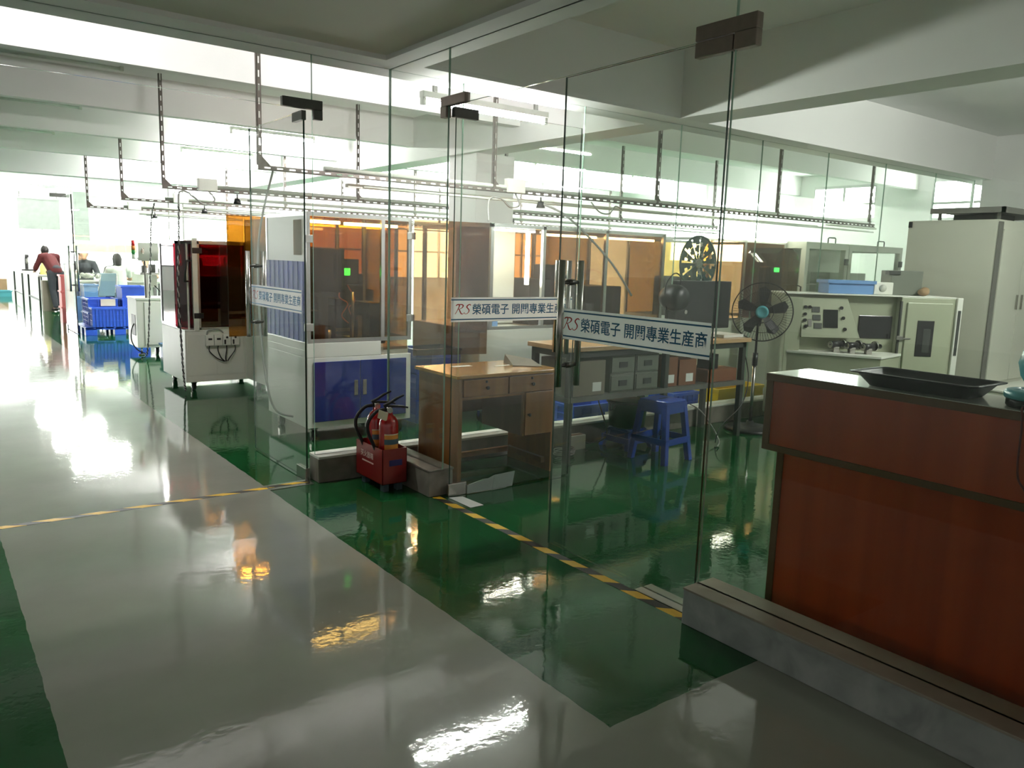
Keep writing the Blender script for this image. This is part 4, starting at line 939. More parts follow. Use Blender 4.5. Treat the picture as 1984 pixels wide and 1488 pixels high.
mb = MB(); mb.tube([(.10,.02,1.42),(.03,-.05,1.42),(.03,-.05,1.42),(.01,-.02,1.20),(.01,-.02,1.20),(.08,.06,1.20)], .010, 8); mb.out('grip_handle', BLACKP, dd)
MB().box(.06,.075,.08,.095,.66,1.61).box(.10,.15,-.016,.012,.67,1.66).out('door_stile', PWHITE, dd)
for z in (1.50, .80): MB().box(.10, .20, -.018, -.001, z, z+.06).out('clamp', BLACKP, rm, .003)
for k in range(4):
    x = .205+.092*k; b = MB().box(x, x+.086, -.055, -.004, .50, .62).out('switch_box', PWHITE, rm, .006)
    if k < 2: MB().box(x+.025,x+.065,-.058,-.055,.565,.585).out('rocker', BLACKP, b)
    else:
        MB().cyl((x+.043,-.062,.59),(x+.043,-.055,.59),.012,n=12).out('knob', BLACKP, b); MB().box(x+.012,x+.030,-.058,-.055,.515,.565).out('rocker', BLACKP, b)
    mb = MB(); e = (.40+.012*k, -.035, .32); mb.tube(spline([(x+.043,-.03,.50),(x+.04,-.035,.44),(x*.5+.22,-.04,.36),e], 6), .006, 6); mb.out('cable', CABLE, b)
mb = MB(); mb.tube(spline([(.22,-.03,.62),(.24,-.03,.67),(.35,-.03,.68),(.40,-.03,.64)],6), .008, 6); mb.out('cable_loop', CABLEW, rm)
for q in ((.10,.10),(.88,.10),(.10,.9),(.88,.9)): caster(rm, *q, .10)
# neighbour with the amber door
nm = thing('amber_door_machine', 'white machine with an amber door standing open beside the red machine', 'machine', (2.92, 8.07, 0))
MB().box(0, 1.5, 0, 0.78, .12, .80).out('body', PWHITE, nm, .004); profile_frame(nm, 1.5, 0.78, .80, 1.91, posts=(.74,))
sheet(nm, 'amber_window', .03, .74, .010, .016, .83, 1.88, AMBER); sheet(nm, 'amber_window', .77, 1.47, .010, .016, .83, 1.88, AMBER); sheet(nm, 'amber_window', .03, 1.47, 0.76, 0.766, .83, 1.88, AMBER); sheet(nm, 'side_panel', .004, .010, .04, 0.74, .83, 1.88, PWHITE)
MB().box(.2,.6,.2,.6,.80,1.3).box(.9,1.3,.2,.6,.8,1.15).out('tooling', DGREY, nm, .01)
MB().cyl((.1,.1,1.84),(1.4,.1,1.84),.013,n=12).out('strip_lamp', ENCLM, nm)
swung(nm, 'amber_door', -.02, -.03, PI+.10, .43, .685, 1.89, AMBERL)
for q in ((.10,.10),(1.4,.10),(.10,.68),(1.4,.68)): caster(nm, *q)

# long machine with the lit white bay
m2 = thing('lit_bay_machine', 'long amber-windowed machine with a lit white bay behind the lettered door leaf', 'machine', (4.15, 6.0, 0))
MB().box(0, 2.45, 0, 1.25, .12, .88).out('body', PWHITE, m2, .004)
mb = MB()
for x in (.10, .72, 1.55, 2.41): mb.box(x, x+.035, 0, .035, .88, 1.86); mb.box(x, x+.035, 1.2, 1.235, .88, 1.86)
mb.box(.10,2.445,0,.035,1.83,1.865); mb.box(.10,2.445,1.2,1.235,1.83,1.865); mb.box(.10,2.445,.001,.034,.88,.91); mb.box(.10,.135,.035,1.2,1.83,1.86); mb.box(2.41,2.445,.035,1.2,1.83,1.86); mb.out('profile_frame', ALU, m2)
sheet(m2, 'white_back_panel', .14, .72, .45, .46, .90, 1.83, PWHITE); sheet(m2, 'white_side_panel', .11, .118, .04, .45, .90, 1.83, PWHITE); sheet(m2, 'dark_divider', .715, .725, .04, 1.15, .90, 1.83, AMBERD)
MB().box(.60,.635,.10,.125,1.30,1.80).out('strip_lamp', ENCLM, m2); MB().box(.16,.68,.08,.10,1.80,1.82).out('strip_lamp', ENCLM, m2)
for (a, b) in ((.755, 1.55), (1.585, 2.41)):
    sheet(m2, 'amber_window', a, b, .010, .016, .91, 1.83, AMBERD); MB().cyl((a+.05,.10,1.79),(b-.05,.10,1.79),.013,n=12).out('strip_lamp', ENCLM, m2)
sheet(m2, 'amber_window', .755, 2.41, 1.21, 1.216, .91, 1.83, AMBER); sheet(m2, 'roof_panel', .14, 2.41, .04, 1.2, 1.858, 1.864, AMBERD)
MB().box(.85,1.25,.35,.85,.88,1.35).box(1.70,2.2,.4,.9,.88,1.28).box(1.0,1.1,.2,.5,1.35,1.5).out('tooling', BLACKP, m2, .01)
MB().box(.30,.42,.30,.42,.88,1.02).out('blue_feeder', LBLUE, m2, .004)
swung(m2, 'amber_door', .06, -.02, PI-.35, .30, .86, 1.82, AMBERD)
for q in ((.10,.10),(2.3,.10),(.10,1.15),(2.3,1.15)): caster(m2, *q)
# third machine with reel
m3 = thing('terminal_machine', 'amber-windowed machine with bright top lamps behind the pedestal fan', 'machine', (7.15, 5.95, 0))
MB().box(0, 1.6, 0, 1.2, .12, .90).out('body', PWHITE, m3, .004); profile_frame(m3, 1.6, 1.2, .90, 1.86, posts=(.78,))
sheet(m3, 'amber_window', .03, .78, .010, .016, .93, 1.83, AMBERD); sheet(m3, 'smoked_window', .81, 1.57, .010, .016, .93, 1.83, AMBERD); sheet(m3, 'amber_window', .03, 1.57, 1.18, 1.186, .93, 1.83, AMBER)
MB().cyl((.05,-.02,1.87),(.75,-.02,1.87),.014,n=12).cyl((.82,-.02,1.87),(1.56,-.02,1.87),.014,n=12).out('strip_lamp', ENCLM, m3)
MB().box(.2,.6,.4,.9,.90,1.4).box(.85,1.05,.5,.8,.9,1.3).out('tooling', DGREY, m3, .01); MB().box(.98,1.16,.06,.12,1.42,1.62).out('controller', PWHITE, m3, .005); MB().box(1.02,1.07,.054,.06,1.47,1.53).out('green_display', GREENE, m3)
for q in ((.10,.10),(1.5,.10),(.10,1.1),(1.5,1.1)): caster(m3, *q)
rl = thing('component_reel', 'large dark green perforated reel on a post between the amber machines', 'reel', (6.82, 5.72, 0))
MB().box(-.02,.02,.03,.07,0,1.58).box(-.2,.2,-.1,.25,0,.03).out('post', DGREY, rl)
mb = MB(); cz = 1.56
for k in range(24):
    a0, a1 = 2*PI*k/24, 2*PI*(k+(.62 if k % 2 else 1))/24
    for (r0, r1) in (((.05,.11),(.115,.20),(.205,.29)) if k % 2 == 0 else ((.05,.09),(.135,.18),(.23,.29))):
        mb.prism([(r0*math.cos(a0),cz+r0*math.sin(a0)),(r1*math.cos(a0),cz+r1*math.sin(a0)),(r1*math.cos(a1),cz+r1*math.sin(a1)),(r0*math.cos(a1),cz+r0*math.sin(a1))], -.004, .0, 'y')
mb.tube([(.29*math.cos(2*PI*i/48),-.002,cz+.29*math.sin(2*PI*i/48)) for i in range(48)], .012, 8, True); mb.out('flange', mat('dark_green_reel', (34, 62, 52), .5), rl)
MB().cyl((0,-.02,cz),(0,.05,cz),.05,n=20).out('hub', STEEL, rl)
# round-shouldered dark unit with green display
du = thing('display_unit', 'dark round-topped feeder unit with a green display beside the framed cabinets', 'machine', (7.76, 5.40, 0))
MB().box(0,.46,0,.42,0,.95).out('stand', PGREY, du, .006)
MB().prism([(0,.95),(.46,.95),(.46,1.60),(.42,1.70),(.30,1.76),(.12,1.76),(.03,1.70),(0,1.60)], 0, .40, 'y').out('hood', AMBERD, du)
MB().box(.12,.36,.15,.3,.95,1.55).out('feeder', BLACKP, du, .01); MB().box(.20,.29,.142,.15,1.49,1.54).out('green_display', GREENE, du)
mb = MB(); mb.tube([(.42,-.01,1.35),(.44,-.06,1.33),(.44,-.06,1.12),(.42,-.01,1.10)], .01, 8); mb.out('grip_handle', BLACKP, du)
# framed white cabinets
for k, (xa, xb) in enumerate(((8.80, 9.76), (9.78, 11.15))):
    fc = thing('framed_enclosure', 'white framed enclosure with clear doors behind the control machine, ' + ('nearest the display unit' if k == 0 else 'beside the tall cabinet'), 'machine', (xa, 5.7, 0), 0, 'white framed enclosures')
    w = xb-xa
    MB().box(0, w, 0, .9, 0, .95).out('body', PWHITE, fc, .004)
    mb = MB(); t = .07
    for x in (0, w-t): mb.box(x, x+t, 0, t, .95, 1.86); mb.box(x, x+t, .83, .9, .95, 1.86)
    mb.box(t, w-t, .001, t, 1.79, 1.86); mb.box(t, w-t, .001, t, .95, 1.0); mb.box(0, w, .83, .9, 1.79, 1.86); mb.box(.0, t, t, .83, 1.79, 1.86); mb.box(w-t, w, t, .83, 1.79, 1.86); mb.out('white_frame', PWHITE, fc)
    sheet(fc, 'clear_door', t, w-t, .02, .026, 1.0, 1.79, GLASS); sheet(fc, 'back_panel', t, w-t, .85, .86, .95, 1.79, PWHITE); sheet(fc, 'roof_panel', 0, w, 0, .9, 1.86, 1.87, PWHITE)
    MB().box(.25, w-.2, .4, .7, .95, 1.32).out('grey_unit', PGREY, fc, .006); MB().box(.25, w-.2, .4, .7, 1.34, 1.5).out('grey_unit', PGREY, fc, .006)
    MB().box(w-.09, w-.01, -.02, 0, 1.60, 1.68).out('clamp', DGREY, fc, .003)
    mb = MB(); mb.tube([(w*.55,.04,1.87),(w*.55,.04,1.93),(w*.55+.02,.04,1.94),(w*.55+.15,.04,1.94),(w*.55+.17,.04,1.93),(w*.55+.17,.04,1.87)], .008, 8); mb.out('grip_handle', DGREY, fc)

# crates behind the glass curb
for k in range(3): crate('stacking_crate', 'blue stacking crate between the amber machines, ' + ('lowest', 'middle', 'topmost')[k] + ' of its stack', BLUEC, 3.86, 6.42, .001+.231*k, .46, .34, .23, group='blue crates between the machines', rib=.12)
crate('stacking_crate', 'blue ribbed crate behind the glass, left of the yellow crate', BLUEC, 6.12, 5.34, 0, .36, .32, .27, rib=.07)
crate('stacking_crate', 'yellow crate standing behind the glass curb beside the fan pole', YELLOW, 6.98, 5.34, 0, .76, .38, .27)
crate('stacking_crate', 'wide blue crate behind the glass at the left end of the work table', BLUEC, 4.95, 5.42, 0, .52, .34, .24, rib=.1)
carton('meter_box', 'small grey meter box standing in front of the wide blue crate', PGREY, 5.02, 5.16, 5.08, 5.19, 0, .17)
carton('red_case', 'small red case on the floor right of the yellow crate', REDP, 7.45, 7.70, 5.22, 5.44, 0, .10)
bx2 = carton('socket_box', 'white extension socket block on the sill below the work table', PWHITE, 4.20, 4.36, 4.72, 4.80, 0, .12)
cord([(4.36,4.76,.06),(4.45,4.75,.03),(4.6,4.72,.1),(4.55,4.80,.4),(4.52,4.82,.6)], .006, 'thin black lead rising from the white socket block to the shelf')
cord([(5.35,4.15,.02),(5.5,4.25,.03),(5.62,4.42,.10),(5.66,4.6,.22),(5.68,4.75,.26)], .006, 'white lead running from the blue stool to the glass sill', CABLEW)
cord([(5.95,4.40,.80),(5.97,4.34,.55),(5.85,4.30,.32),(5.55,4.28,.15),(5.45,4.25,.02)], .005, 'thin black lead hanging at the right end of the work table')

# ------------------------------------------------------------------ small white cabinet with bench press
sc_ = thing('small_cabinet', 'small white wheeled cabinet with a press fixture and grey control box', 'machine', (2.50, 12.3, 0))
MB().box(0, .62, 0, .6, .11, .80).box(-.01,.63,-.01,.61,.80,.83).out('body', PWHITE, sc_, .004)
MB().box(.10,.60,-.012,0,.15,.77).out('door', PWHITE, sc_, .004); MB().box(.50,.525,-.03,-.012,.40,.55).out('handle', STEEL, sc_, .004)
MB().box(-.004,.0,.10,.35,.28,.58).out('side_vent', DGREY, sc_)
for q in ((.28,.10),(.5,.10),(.5,.5)): caster(sc_, *q, .11)
mb = MB(); mb.cyl((.06,.06,.02),(.06,.06,.11),.012,n=10); mb.cyl((.06,.06,0),(.06,.06,.02),.045,n=18); mb.out('levelling_foot', STEEL, sc_)
for (x, y) in ((.17,.2),(.46,.2),(.46,.45)): MB().box(x, x+.045, y, y+.045, .83, 1.16).out('fixture_post', ALU, sc_)
MB().box(.10,.56,.15,.52,1.16,1.19).out('fixture_plate', ALU, sc_, .003); MB().box(.24,.34,.2,.32,.98,1.15).out('actuator', PWHITE, sc_, .005)
mb = MB(); mb.box(.14,.20,.2,.28,1.19,1.29); mb.box(.24,.32,.2,.3,1.19,1.31); mb.box(.38,.48,.22,.32,1.19,1.25); mb.cyl((.50,.2,1.22),(.58,.2,1.30),.02,n=12); mb.out('tooling', DGREY, sc_, .003)
MB().cyl((.145,.06,.83),(.145,.06,1.36),.012,n=12).out('control_post', GREYM, sc_)
cb = MB().box(.06,.33,.02,.12,1.36,1.62).out('control_box', PGREY, sc_, .006); MB().cyl((.12,.0,1.50),(.12,.02,1.50),.018,n=14).box(.11,.13,.005,.02,1.46,1.54).out('lock', STEEL, cb)
tl_ = MB().cyl((.0,.05,1.38),(.0,.05,1.45),.022,n=14).box(-.005,.06,.04,.06,1.385,1.40).out('signal_tower', PWHITE, sc_)
for (z0, z1, c_) in ((1.45,1.51,mat('green_lens',(40,130,60),.3)),(1.51,1.57,mat('amber_lens',(200,120,60),.3)),(1.57,1.65,mat('red_lens',(190,40,44),.3))): MB().cyl((0,.05,z0),(0,.05,z1),.024,n=14).out('lens', c_, tl_)
mb = MB(); mb.tube(spline([(-.002,.2,.45),(-.05,.15,.35),(-.06,.1,.2),(.0,.05,.08),(.1,.0,.02)]), .008, 6); mb.tube(spline([(.30,.2,1.0),(.36,.15,.92),(.42,.2,.85)]), .008, 6); mb.out('cable', CABLE, sc_)
crate('flat_bin', 'light blue flat bin on the floor right of the small white cabinet', LBLUE, 3.0, 11.9, 0, .50, .34, .20)

# ------------------------------------------------------------------ pallet with crates
pl = thing('pallet', 'blue plastic pallet carrying blue crates before the far glass', 'pallet', (2.85, 15.9, 0))
mb = MB()
for i in range(7): mb.box(-.55+.16*i, -.43+.16*i, -.5, .5, .12, .145)
mb.box(-.55,.55,-.5,-.42,.10,.14); mb.box(-.55,.55,.42,.5,.10,.14); mb.out('deck', BLUEC, pl)
for x in (-.55,-.09,.37):
    for y in (-.5,-.09,.32): MB().box(x, x+.18, y, y+.18, 0, .12).out('foot', BLUEC, pl, .004)
for k in range(2): crate('stacking_crate', 'blue ribbed crate at the left back of the pallet, ' + ('bottom one', 'top one with the yellow paper')[k], BLUEC, 2.64, 15.98, .146+.24*k, .46, .56, .24, group='blue crates on the pallet', rib=.12)
tag(MB((2.72,15.6,.5)).box(2.60,2.84,15.672,15.678,.50,.62).out('yellow_paper', LABELW), 'pale yellow paper taped on the top left pallet crate', 'paper').location = (2.72,15.6,.5)
crate('stacking_crate', 'blue ribbed crate at the front of the pallet by the small white cabinet', BLUEC, 2.72, 15.52, .146, .60, .26, .34, rib=.05, group='blue crates on the pallet')
for k in range(2): crate('stacking_crate', 'blue ribbed crate at the right of the pallet, ' + ('bottom one', 'topmost under the deep blue bin')[k], BLUEC, 3.18, 15.98, .146+.24*k, .42, .56, .24, group='blue crates on the pallet', rib=.12)
crate('stacking_crate', 'deep blue open bin on top of the right pallet crates', BLUEC, 3.18, 16.0, .628, .42, .5, .22, group='blue crates on the pallet')
for k in range(3): crate('stacking_crate', 'light blue crate stacked behind the far glass door, ' + ('lowest', 'middle', 'topmost') [k], LBLUE, 2.72, 17.55, .001+.27*k, .24, .4, .27, group='light blue crates behind the far glass')
for k in range(3): crate('stacking_crate', 'pale red crate stacked behind the open far door, ' + ('lowest', 'middle', 'topmost')[k], REDCAB, 2.43, 18.4, .001+.32*k, .22, .36, .32, group='pale red crates')

# ------------------------------------------------------------------ far room: benches, tables, chairs
def bench(label, x0, x1, y0, y1, h, m_, front=True):
    o = thing('work_bench', label, 'bench', (x0, y0, 0)); w, dd_ = x1-x0, y1-y0
    MB().box(0, w, 0, dd_, h-.04, h).out('bench_top', PGREY, o, .003)
    for x in (0, w-.05):
        for y in (0, dd_-.05): MB().box(x, x+.05, y, y+.05, 0, h-.04).out('leg', DGREY, o)
    if front: MB().box(.05, w-.05, .03, .045, .25, h-.04).out('modesty_panel', m_, o)
    MB().box(.05, w-.05, .05, dd_-.05, .10, .13).out('foot_shelf', DGREY, o)
    return o
bench('long grey bench with workers, left half under the pale green lamp shade', 2.75, 4.35, 19.3, 20.1, .80, PGREY)
bench('long grey bench with workers, right half under the pale green lamp shade', 4.40, 6.2, 19.3, 20.1, .80, PGREY)
for k, (a, b) in enumerate(((2.7, 4.9), (5.0, 7.0))):
    o = thing('bench_lamp', 'pale green hood lamp hanging over the workers bench, ' + ('left one', 'right one')[k], 'lamp', (a, 19.75, 1.43))
    MB().prism([(-.16,.0),(.16,.0),(.06,.17),(-.06,.17)], 0, b-a, 'x').out('hood', CANOPY, o)
    MB().box(.1,.12,-.01,.01,.17,HC-1.43).box(b-a-.12,b-a-.1,-.01,.01,.17,HC-1.43).out('hanger', GREYM, o); MB().cyl((.1,0,-.012),(b-a-.1,0,-.012),.012,n=10).out('tube', emit('bench_tube', (250,255,245), 20) if k == 0 else D.materials['bench_tube'], o)
pile = MB(); random.seed(3)
for i in range(60): pile.sph((random.uniform(-.4,.4), random.uniform(-.18,.18), random.uniform(.055,.13)), random.uniform(.025,.052), 8)
o_ = tag(pile.out('parts_heap', PGREY), 'heap of small metal parts on the bench before the dark-shirted worker', 'parts heap', None, 'stuff'); o_.location = (3.22, 19.75, .8005)
for k, (x, y, w, dd_, h, lab) in enumerate(((3.9,19.5,.35,.3,.22,'grey machine cover on the bench right of the white-shirted worker'), (4.6,19.5,.3,.3,.22,'grey test fixture on the right half of the bench'))):
    tag(MB((x,y,.80)).box(x,x+w,y,y+dd_,.80,.80+h).out('bench_fixture', PGREY, None, .01), lab, 'bench fixture').location = (x,y,.8005)
def office_chair(label, x, y, rz, m_):
    o = thing('office_chair', label, 'chair', (x, y, 0), rz)
    MB().box(-.22,.22,-.21,.22,.42,.48).out('seat', m_, o, .02)
    MB().hexa([(-.20,-.22,.55),(.20,-.22,.55),(.20,-.18,.55),(-.20,-.18,.55),(-.18,-.32,1.02),(.18,-.32,1.02),(.18,-.28,1.02),(-.18,-.28,1.02)]).out('backrest', m_, o, .01)
    MB().tube([(-.21,-.2,.46),(-.21,-.24,.6),(-.19,-.32,1.0)], .012, 8).tube([(.21,-.2,.46),(.21,-.24,.6),(.19,-.32,1.0)], .012, 8).out('back_frame', STEEL, o)
    for sx in (-.2,.2):
        for sy in (-.18,.2): MB().cyl((sx,sy,0),(sx,sy,.42),.013,n=8).out('leg', STEEL, o)
    return o
office_chair('grey-blue office chair turned sideways behind the pallet crates', 2.98, 18.10, .5, CLB)
tag(crate('chair_crate', 'light blue flat crate leaning by the office chair', LBLUE, 2.62, 18.75, 0, .4, .3, .5), 'light blue tall crate left of the grey-blue office chair', 'crate')
def steel_table(label, x0, x1, y0, y1, h):
    o = thing('steel_table', label, 'table', (x0, y0, 0)); w, dd_ = x1-x0, y1-y0
    MB().box(0,w,0,dd_,h-.04,h).out('table_top', PWHITE, o)
    for x in (0, w-.04):
        for y in (0, dd_-.04): MB().box(x,x+.04,y,y+.04,0,h-.04).out('leg', DGREY, o)
    mb = MB(); mb.box(0,.03,.04,dd_-.04,.20,.23); mb.box(w-.03,w,.04,dd_-.04,.20,.23); mb.out('stretcher', DGREY, o); return o
steel_table('bright steel-legged table deep on the left, farther from the far door', 2.28, 3.0, 25.2, 27.4, .82)
steel_table('bright steel-legged table deep on the left, nearer the far door', 2.36, 3.1, 22.3, 24.6, .82)
def microscope(label, x, y, z):
    o = thing('bench_press', label, 'bench machine', (x, y, z)); MB().box(-.14,.14,-.12,.16,0,.05).out('base', BLACKP, o, .005); MB().box(-.04,.04,.06,.14,.05,.42).out('column', BLACKP, o, .005); MB().box(-.05,.05,-.12,.14,.36,.46).out('head', BLACKP, o, .01); MB().cyl((0,-.08,.20),(0,-.08,.36),.03,n=12).out('spindle', GREYM, o)
microscope('black bench press on the farther left table', 2.52, 26.2, .8205); microscope('black bench press on the nearer left table, beside the yellow canister', 2.62, 23.25, .8205)
o_ = tag(MB().lathe([(0,0),(.07,0),(.08,.02),(.08,.2),(.04,.26),(.03,.30)], n=16).out('canister', mat('pale_yellow_plastic', (214,206,120), .5)), 'pale yellow canister on the nearer left table', 'canister'); o_.location = (2.55, 22.9, .8205)
carton('carton', 'brown carton on the floor at the far wall, left of the tables', CARD, 1.75, 2.2, 28.6, 29.1, .0, .5)
carton('carton', 'grey-brown carton in front of the red-topped person', CARDG, 2.36, 2.58, 21.55, 21.8, .0, .72)
crate('flat_bin', 'teal flat bin on the floor beside the far brown carton', TEAL, 2.0, 28.1, 0, .5, .4, .18)
o_ = tag(MB().box(2.72, 3.9, 29.99, 30.0, 2.05, 3.0).box(2.70, 3.92, 29.96, 30.03, 3.0, 3.06).out('roller_shade', SHADE), 'grey roller shade hanging deep in the far room', 'shade')
for x in (2.8, 3.8): pass
o_ = tag(MB().box(2.78,2.80,29.99,30.0,3.06,HC).box(3.82,3.84,29.99,30.0,3.06,HC).out('shade_bracket', GREYM), 'two thin hangers holding the grey roller shade', 'bracket')
tag(MB().box(4.3, 4.75, 30.0, 30.02, 1.75, 3.0).box(4.3,4.75,29.98,30.04,3.0,HC).out('roller_shade', SHADE), 'narrow grey roller shade right of the wide one', 'shade')

# ------------------------------------------------------------------ people
def capsule(mb, a, b, ra, rb, n=12):
    a, b = Vector(a), Vector(b); mb.cyl(a, b, ra, rb, n); mb.sph(a, ra, n); mb.sph(b, rb, n)
def remeshed(mb, name, m_, vox=.016, smooth=2):
    me = D.meshes.new('t'); bmesh.ops.recalc_face_normals(mb.bm, faces=mb.bm.faces); mb.bm.to_mesh(me); mb.bm.free(); ob = D.objects.new('t', me); COL.objects.link(ob)
    r = ob.modifiers.new('r', 'REMESH'); r.mode = 'VOXEL'; r.voxel_size = vox; r.use_smooth_shade = True
    s = ob.modifiers.new('s', 'SMOOTH'); s.factor = .5; s.iterations = smooth
    bpy.context.view_layer.update(); out = D.meshes.new_from_object(ob.evaluated_get(bpy.context.evaluated_depsgraph_get())); D.objects.remove(ob); D.meshes.remove(me)
    out.name = name; out.materials.clear(); out.materials.append(m_); return out
def person(label, loc, rz, J, shirt, trousers, hair='short', sleeve=.6):
    """J: joints in the person's own frame (facing +y): hip, chest, neck, head, elbows, hands, knees, feet"""
    o = thing('person', label, 'person', loc, rz)
    V_ = lambda k: Vector(J[k])
    hip, chest, neck, head = V_('hip'), V_('chest'), V_('neck'), V_('head')
    def side(v, s): return Vector((v.x*s, v.y, v.z))
    mb = MB(); capsule(mb, hip, chest, .125, .14); capsule(mb, chest, neck, .10, .055); capsule(mb, neck, head-Vector((0,0,.03)), .052, .05)
    mb.sph(head, .098, 16, (.80,.95,1.12)); fd = J.get('face', Vector((0,1,0))); fd = Vector(fd).normalized()
    mb.sph(head+fd*.098-Vector((0,0,.015)), .017, 8, (.8,1,1.5)); mb.sph(head+fd*.055-Vector((0,0,.075)), .048, 10)
    for s in (1,-1): mb.sph(head+Vector((.080*s,0,-.01)), .022, 8, (.5,.9,1.3))
    jt = {}
    for s, t in ((1,'r'),(-1,'l')):
        sh = chest+Vector((.185*s,0,.085)); el = Vector(J['elbow_'+t]); ha = Vector(J['hand_'+t]); kn = Vector(J['knee_'+t]); ft = Vector(J['foot_'+t]); hj = hip+Vector((.095*s,0,-.03))
        jt[t] = (sh, el, ha, kn, ft, hj)
        capsule(mb, chest+Vector((.06*s,0,.09)), sh, .07, .058); capsule(mb, sh, el, .050, .040); capsule(mb, el, ha, .038, .026)
        capsule(mb, hj, kn, .085, .058); capsule(mb, kn, ft, .054, .036); capsule(mb, ft, ft+Vector((0,.13,-.035)), .038, .03)
    body_me = remeshed(mb, 'body', SKIN)
    # hands with separate fingers are added to the same surface
    bm = bmesh.new(); bm.from_mesh(body_me); fm = MB()
    for s, t in ((1,'r'),(-1,'l')):
        sh, el, ha, kn, ft, hj = jt[t]; dr = (ha-el).normalized(); sd = Vector((-s, .0, 0)); sd = (sd-dr*sd.dot(dr)).normalized(); dn = dr.cross(sd)*(-s)
        palm = ha+dr*.05; capsule(fm, ha, palm, .026, .030, 10)
        for k, (off, ln) in enumerate(((-.026,.062),(-.009,.072),(.009,.068),(.026,.052))):
            b = palm+sd*off*1.0+dr*.018; m_ = b+dr*ln*.5-Vector((0,0,.006)); e = m_+dr*ln*.4-Vector((0,0,.024))
            capsule(fm, b, m_, .0095, .0088, 8); capsule(fm, m_, e, .0088, .0075, 8)
        tb0 = ha+dr*.02+sd*.028; capsule(fm, tb0, tb0+sd*.025+dr*.03, .011, .0095, 8); capsule(fm, tb0+sd*.025+dr*.03, tb0+sd*.026+dr*.055-Vector((0,0,.01)), .0095, .008, 8)
    fme = D.meshes.new('f'); fm.bm.to_mesh(fme); fm.bm.free(); bm.from_mesh(fme); bm.to_mesh(body_me); bm.free(); D.meshes.remove(fme)
    b = D.objects.new('body', body_me); COL.objects.link(b); b.parent = o
    def wear(name, mbx, m_):
        c = D.objects.new(name, remeshed(mbx, name, m_)); COL.objects.link(c); c.parent = o
    mb = MB(); capsule(mb, hip+Vector((0,0,.02)), chest, .152, .16); capsule(mb, chest, neck-Vector((0,0,.04)), .13, .072)
    for t, s in (('r',1),('l',-1)):
        sh, el, ha = jt[t][:3]; capsule(mb, chest+Vector((.06*s,0,.09)), sh, .088, .074); capsule(mb, sh, sh.lerp(el, min(1,sleeve)), .068, .058)
        if sleeve > 1: capsule(mb, el, el.lerp(ha, .85), .055, .042)
    wear('shirt', mb, shirt)
    mb = MB(); capsule(mb, hip, hip+Vector((0,0,.05)), .148, .14)
    for t in 'rl':
        kn, ft, hj = jt[t][3:]; capsule(mb, hj, kn, .102, .074); capsule(mb, kn, kn.lerp(ft,.9), .072, .056)
    wear('trousers', mb, trousers)
    mb = MB()
    for t in 'rl': ft = jt[t][4]; capsule(mb, ft+Vector((0,-.02,-.025)), ft+Vector((0,.15,-.04)), .045, .036)
    wear('shoes', mb, BLACKP)
    mb = MB(); mb.sph(head-fd*.016+Vector((0,0,.022)), .106, 16, (.86,.98,1.10))
    if hair == 'bob': capsule(mb, head-fd*.03, head-fd*.05-Vector((0,0,.10)), .10, .085)
    hm = remeshed(mb, 'hair', HAIR); hb = bmesh.new(); hb.from_mesh(hm)
    dl = [v for v in hb.verts if (v.co-head).dot(fd) > .03 and v.co.z < head.z+.045]; bmesh.ops.delete(hb, geom=dl, context='VERTS'); hb.to_mesh(hm); hb.free()
    c = D.objects.new('hair', hm); COL.objects.link(c); c.parent = o
    return o
SIT = dict(hip=(0,0,.56), chest=(0,.10,.98), neck=(0,.14,1.17), head=(0,.18,1.29), elbow_r=(.27,.22,.86), elbow_l=(-.27,.22,.86), hand_r=(.14,.46,.88), hand_l=(-.14,.46,.88), knee_r=(.13,.44,.56), knee_l=(-.13,.44,.56), foot_r=(.13,.42,.085), foot_l=(-.13,.42,.085), face=(0,1,-.25))
LEAN = dict(SIT, chest=(0,.16,.95), neck=(0,.26,1.12), head=(0,.31,1.22), face=(0,1,-.5))
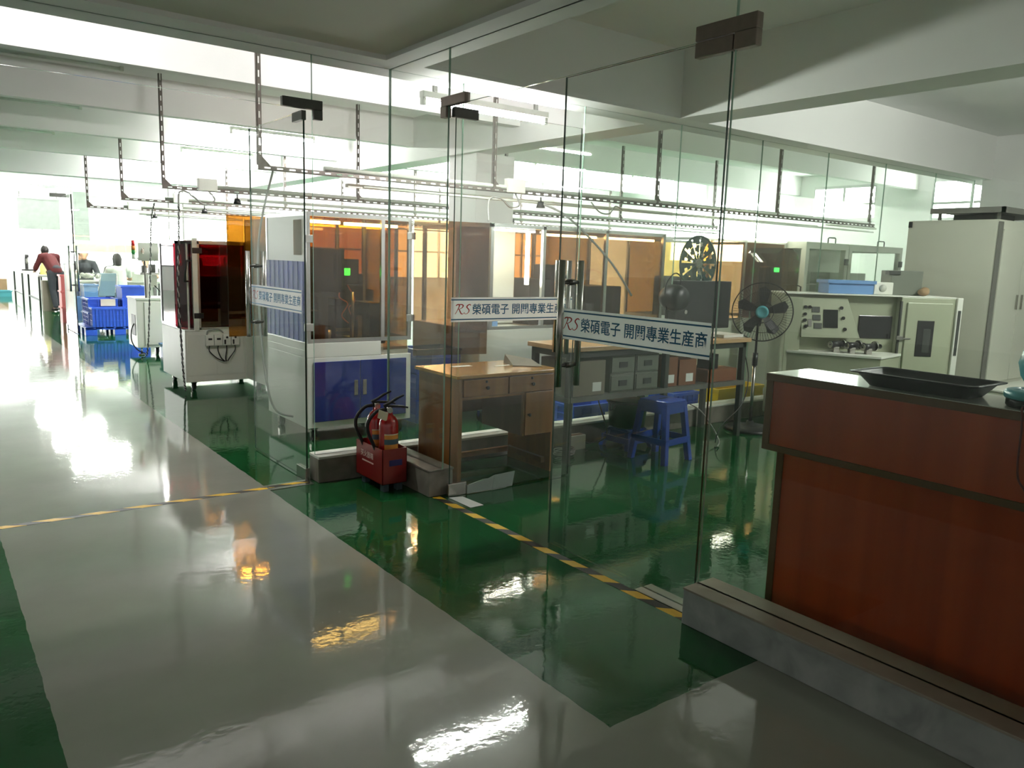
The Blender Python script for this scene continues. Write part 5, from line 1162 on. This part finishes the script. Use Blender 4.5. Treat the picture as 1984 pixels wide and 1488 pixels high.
STAND = dict(hip=(0,0,.92), chest=(0,.26,1.20), neck=(0,.37,1.32), head=(0,.45,1.40), elbow_r=(.26,.38,1.00), elbow_l=(-.26,.38,1.00), hand_r=(.18,.58,.95), hand_l=(-.18,.58,.95), knee_r=(.10,.10,.50), knee_l=(-.10,-.02,.50), foot_r=(.10,.05,.085), foot_l=(-.10,-.14,.085), face=(0,1,-.5))
person('person in a white T-shirt with a dark bob sitting with back turned at the bench', (3.50, 18.72, 0), .05, SIT, CLW, CLN, 'bob')
person('person in a dark shirt bending over the bench behind the parts heap', (3.20, 20.95, 0), PI-.3, dict(SIT, hip=(0,0,.62), chest=(0,.12,1.06), neck=(0,.17,1.25), head=(0,.20,1.37), elbow_r=(.28,.24,.92), elbow_l=(-.28,.24,.92)), CLD, CLN, 'short', 1.2)
person('person in a black shirt with short dark hair working left of the white-shirted person', (3.80, 20.85, 0), PI, LEAN, CLD, CLD, 'bob')
person('person in a grey-white shirt facing the hall at the middle of the bench', (4.42, 20.85, 0), PI, LEAN, CLW, CLD, 'short')
person('person in a pale shirt leaning over the right bench half, left of the last worker', (5.04, 20.85, 0), PI, LEAN, CLB, CLN, 'short')
person('person in a white top with dark hair at the right end of the bench', (5.66, 20.85, 0), PI, LEAN, CLW, CLN, 'bob')
person('person in a dark red top and dark trousers bending forward behind the far door', (2.64, 21.5, 0), .35, STAND, CLR, CLD, 'short', 1.2)
person('person in pale clothes sitting at the deep left table', (3.62, 23.3, 0), PI/2, dict(SIT), CLB, CLN, 'short')
for k, (x, y) in enumerate(((3.50,18.70),(3.20,20.98),(3.80,20.88),(4.42,20.88),(5.04,20.88),(5.66,20.88),(3.60,23.3))):
    o = thing('work_stool', 'round work stool under the ' + ('white T-shirt worker', 'dark-shirted worker behind the parts heap', 'black-shirted worker', 'worker in the middle of the bench', 'pale-shirted worker on the right bench half', 'worker at the right end of the bench', 'worker at the deep left table')[k], 'stool', (x, y, 0))
    h = .455 if k != 1 else .51
    MB().cyl((0,0,h-.04),(0,0,h-.03),.16,n=18).out('seat', BLUES, o); mb = MB(); [mb.cyl((.10*math.cos(a),.10*math.sin(a),h-.04),(.17*math.cos(a),.17*math.sin(a),0),.012,n=8) for a in (.8,2.4,3.9,5.5)]; mb.out('leg_frame', STEEL, o)
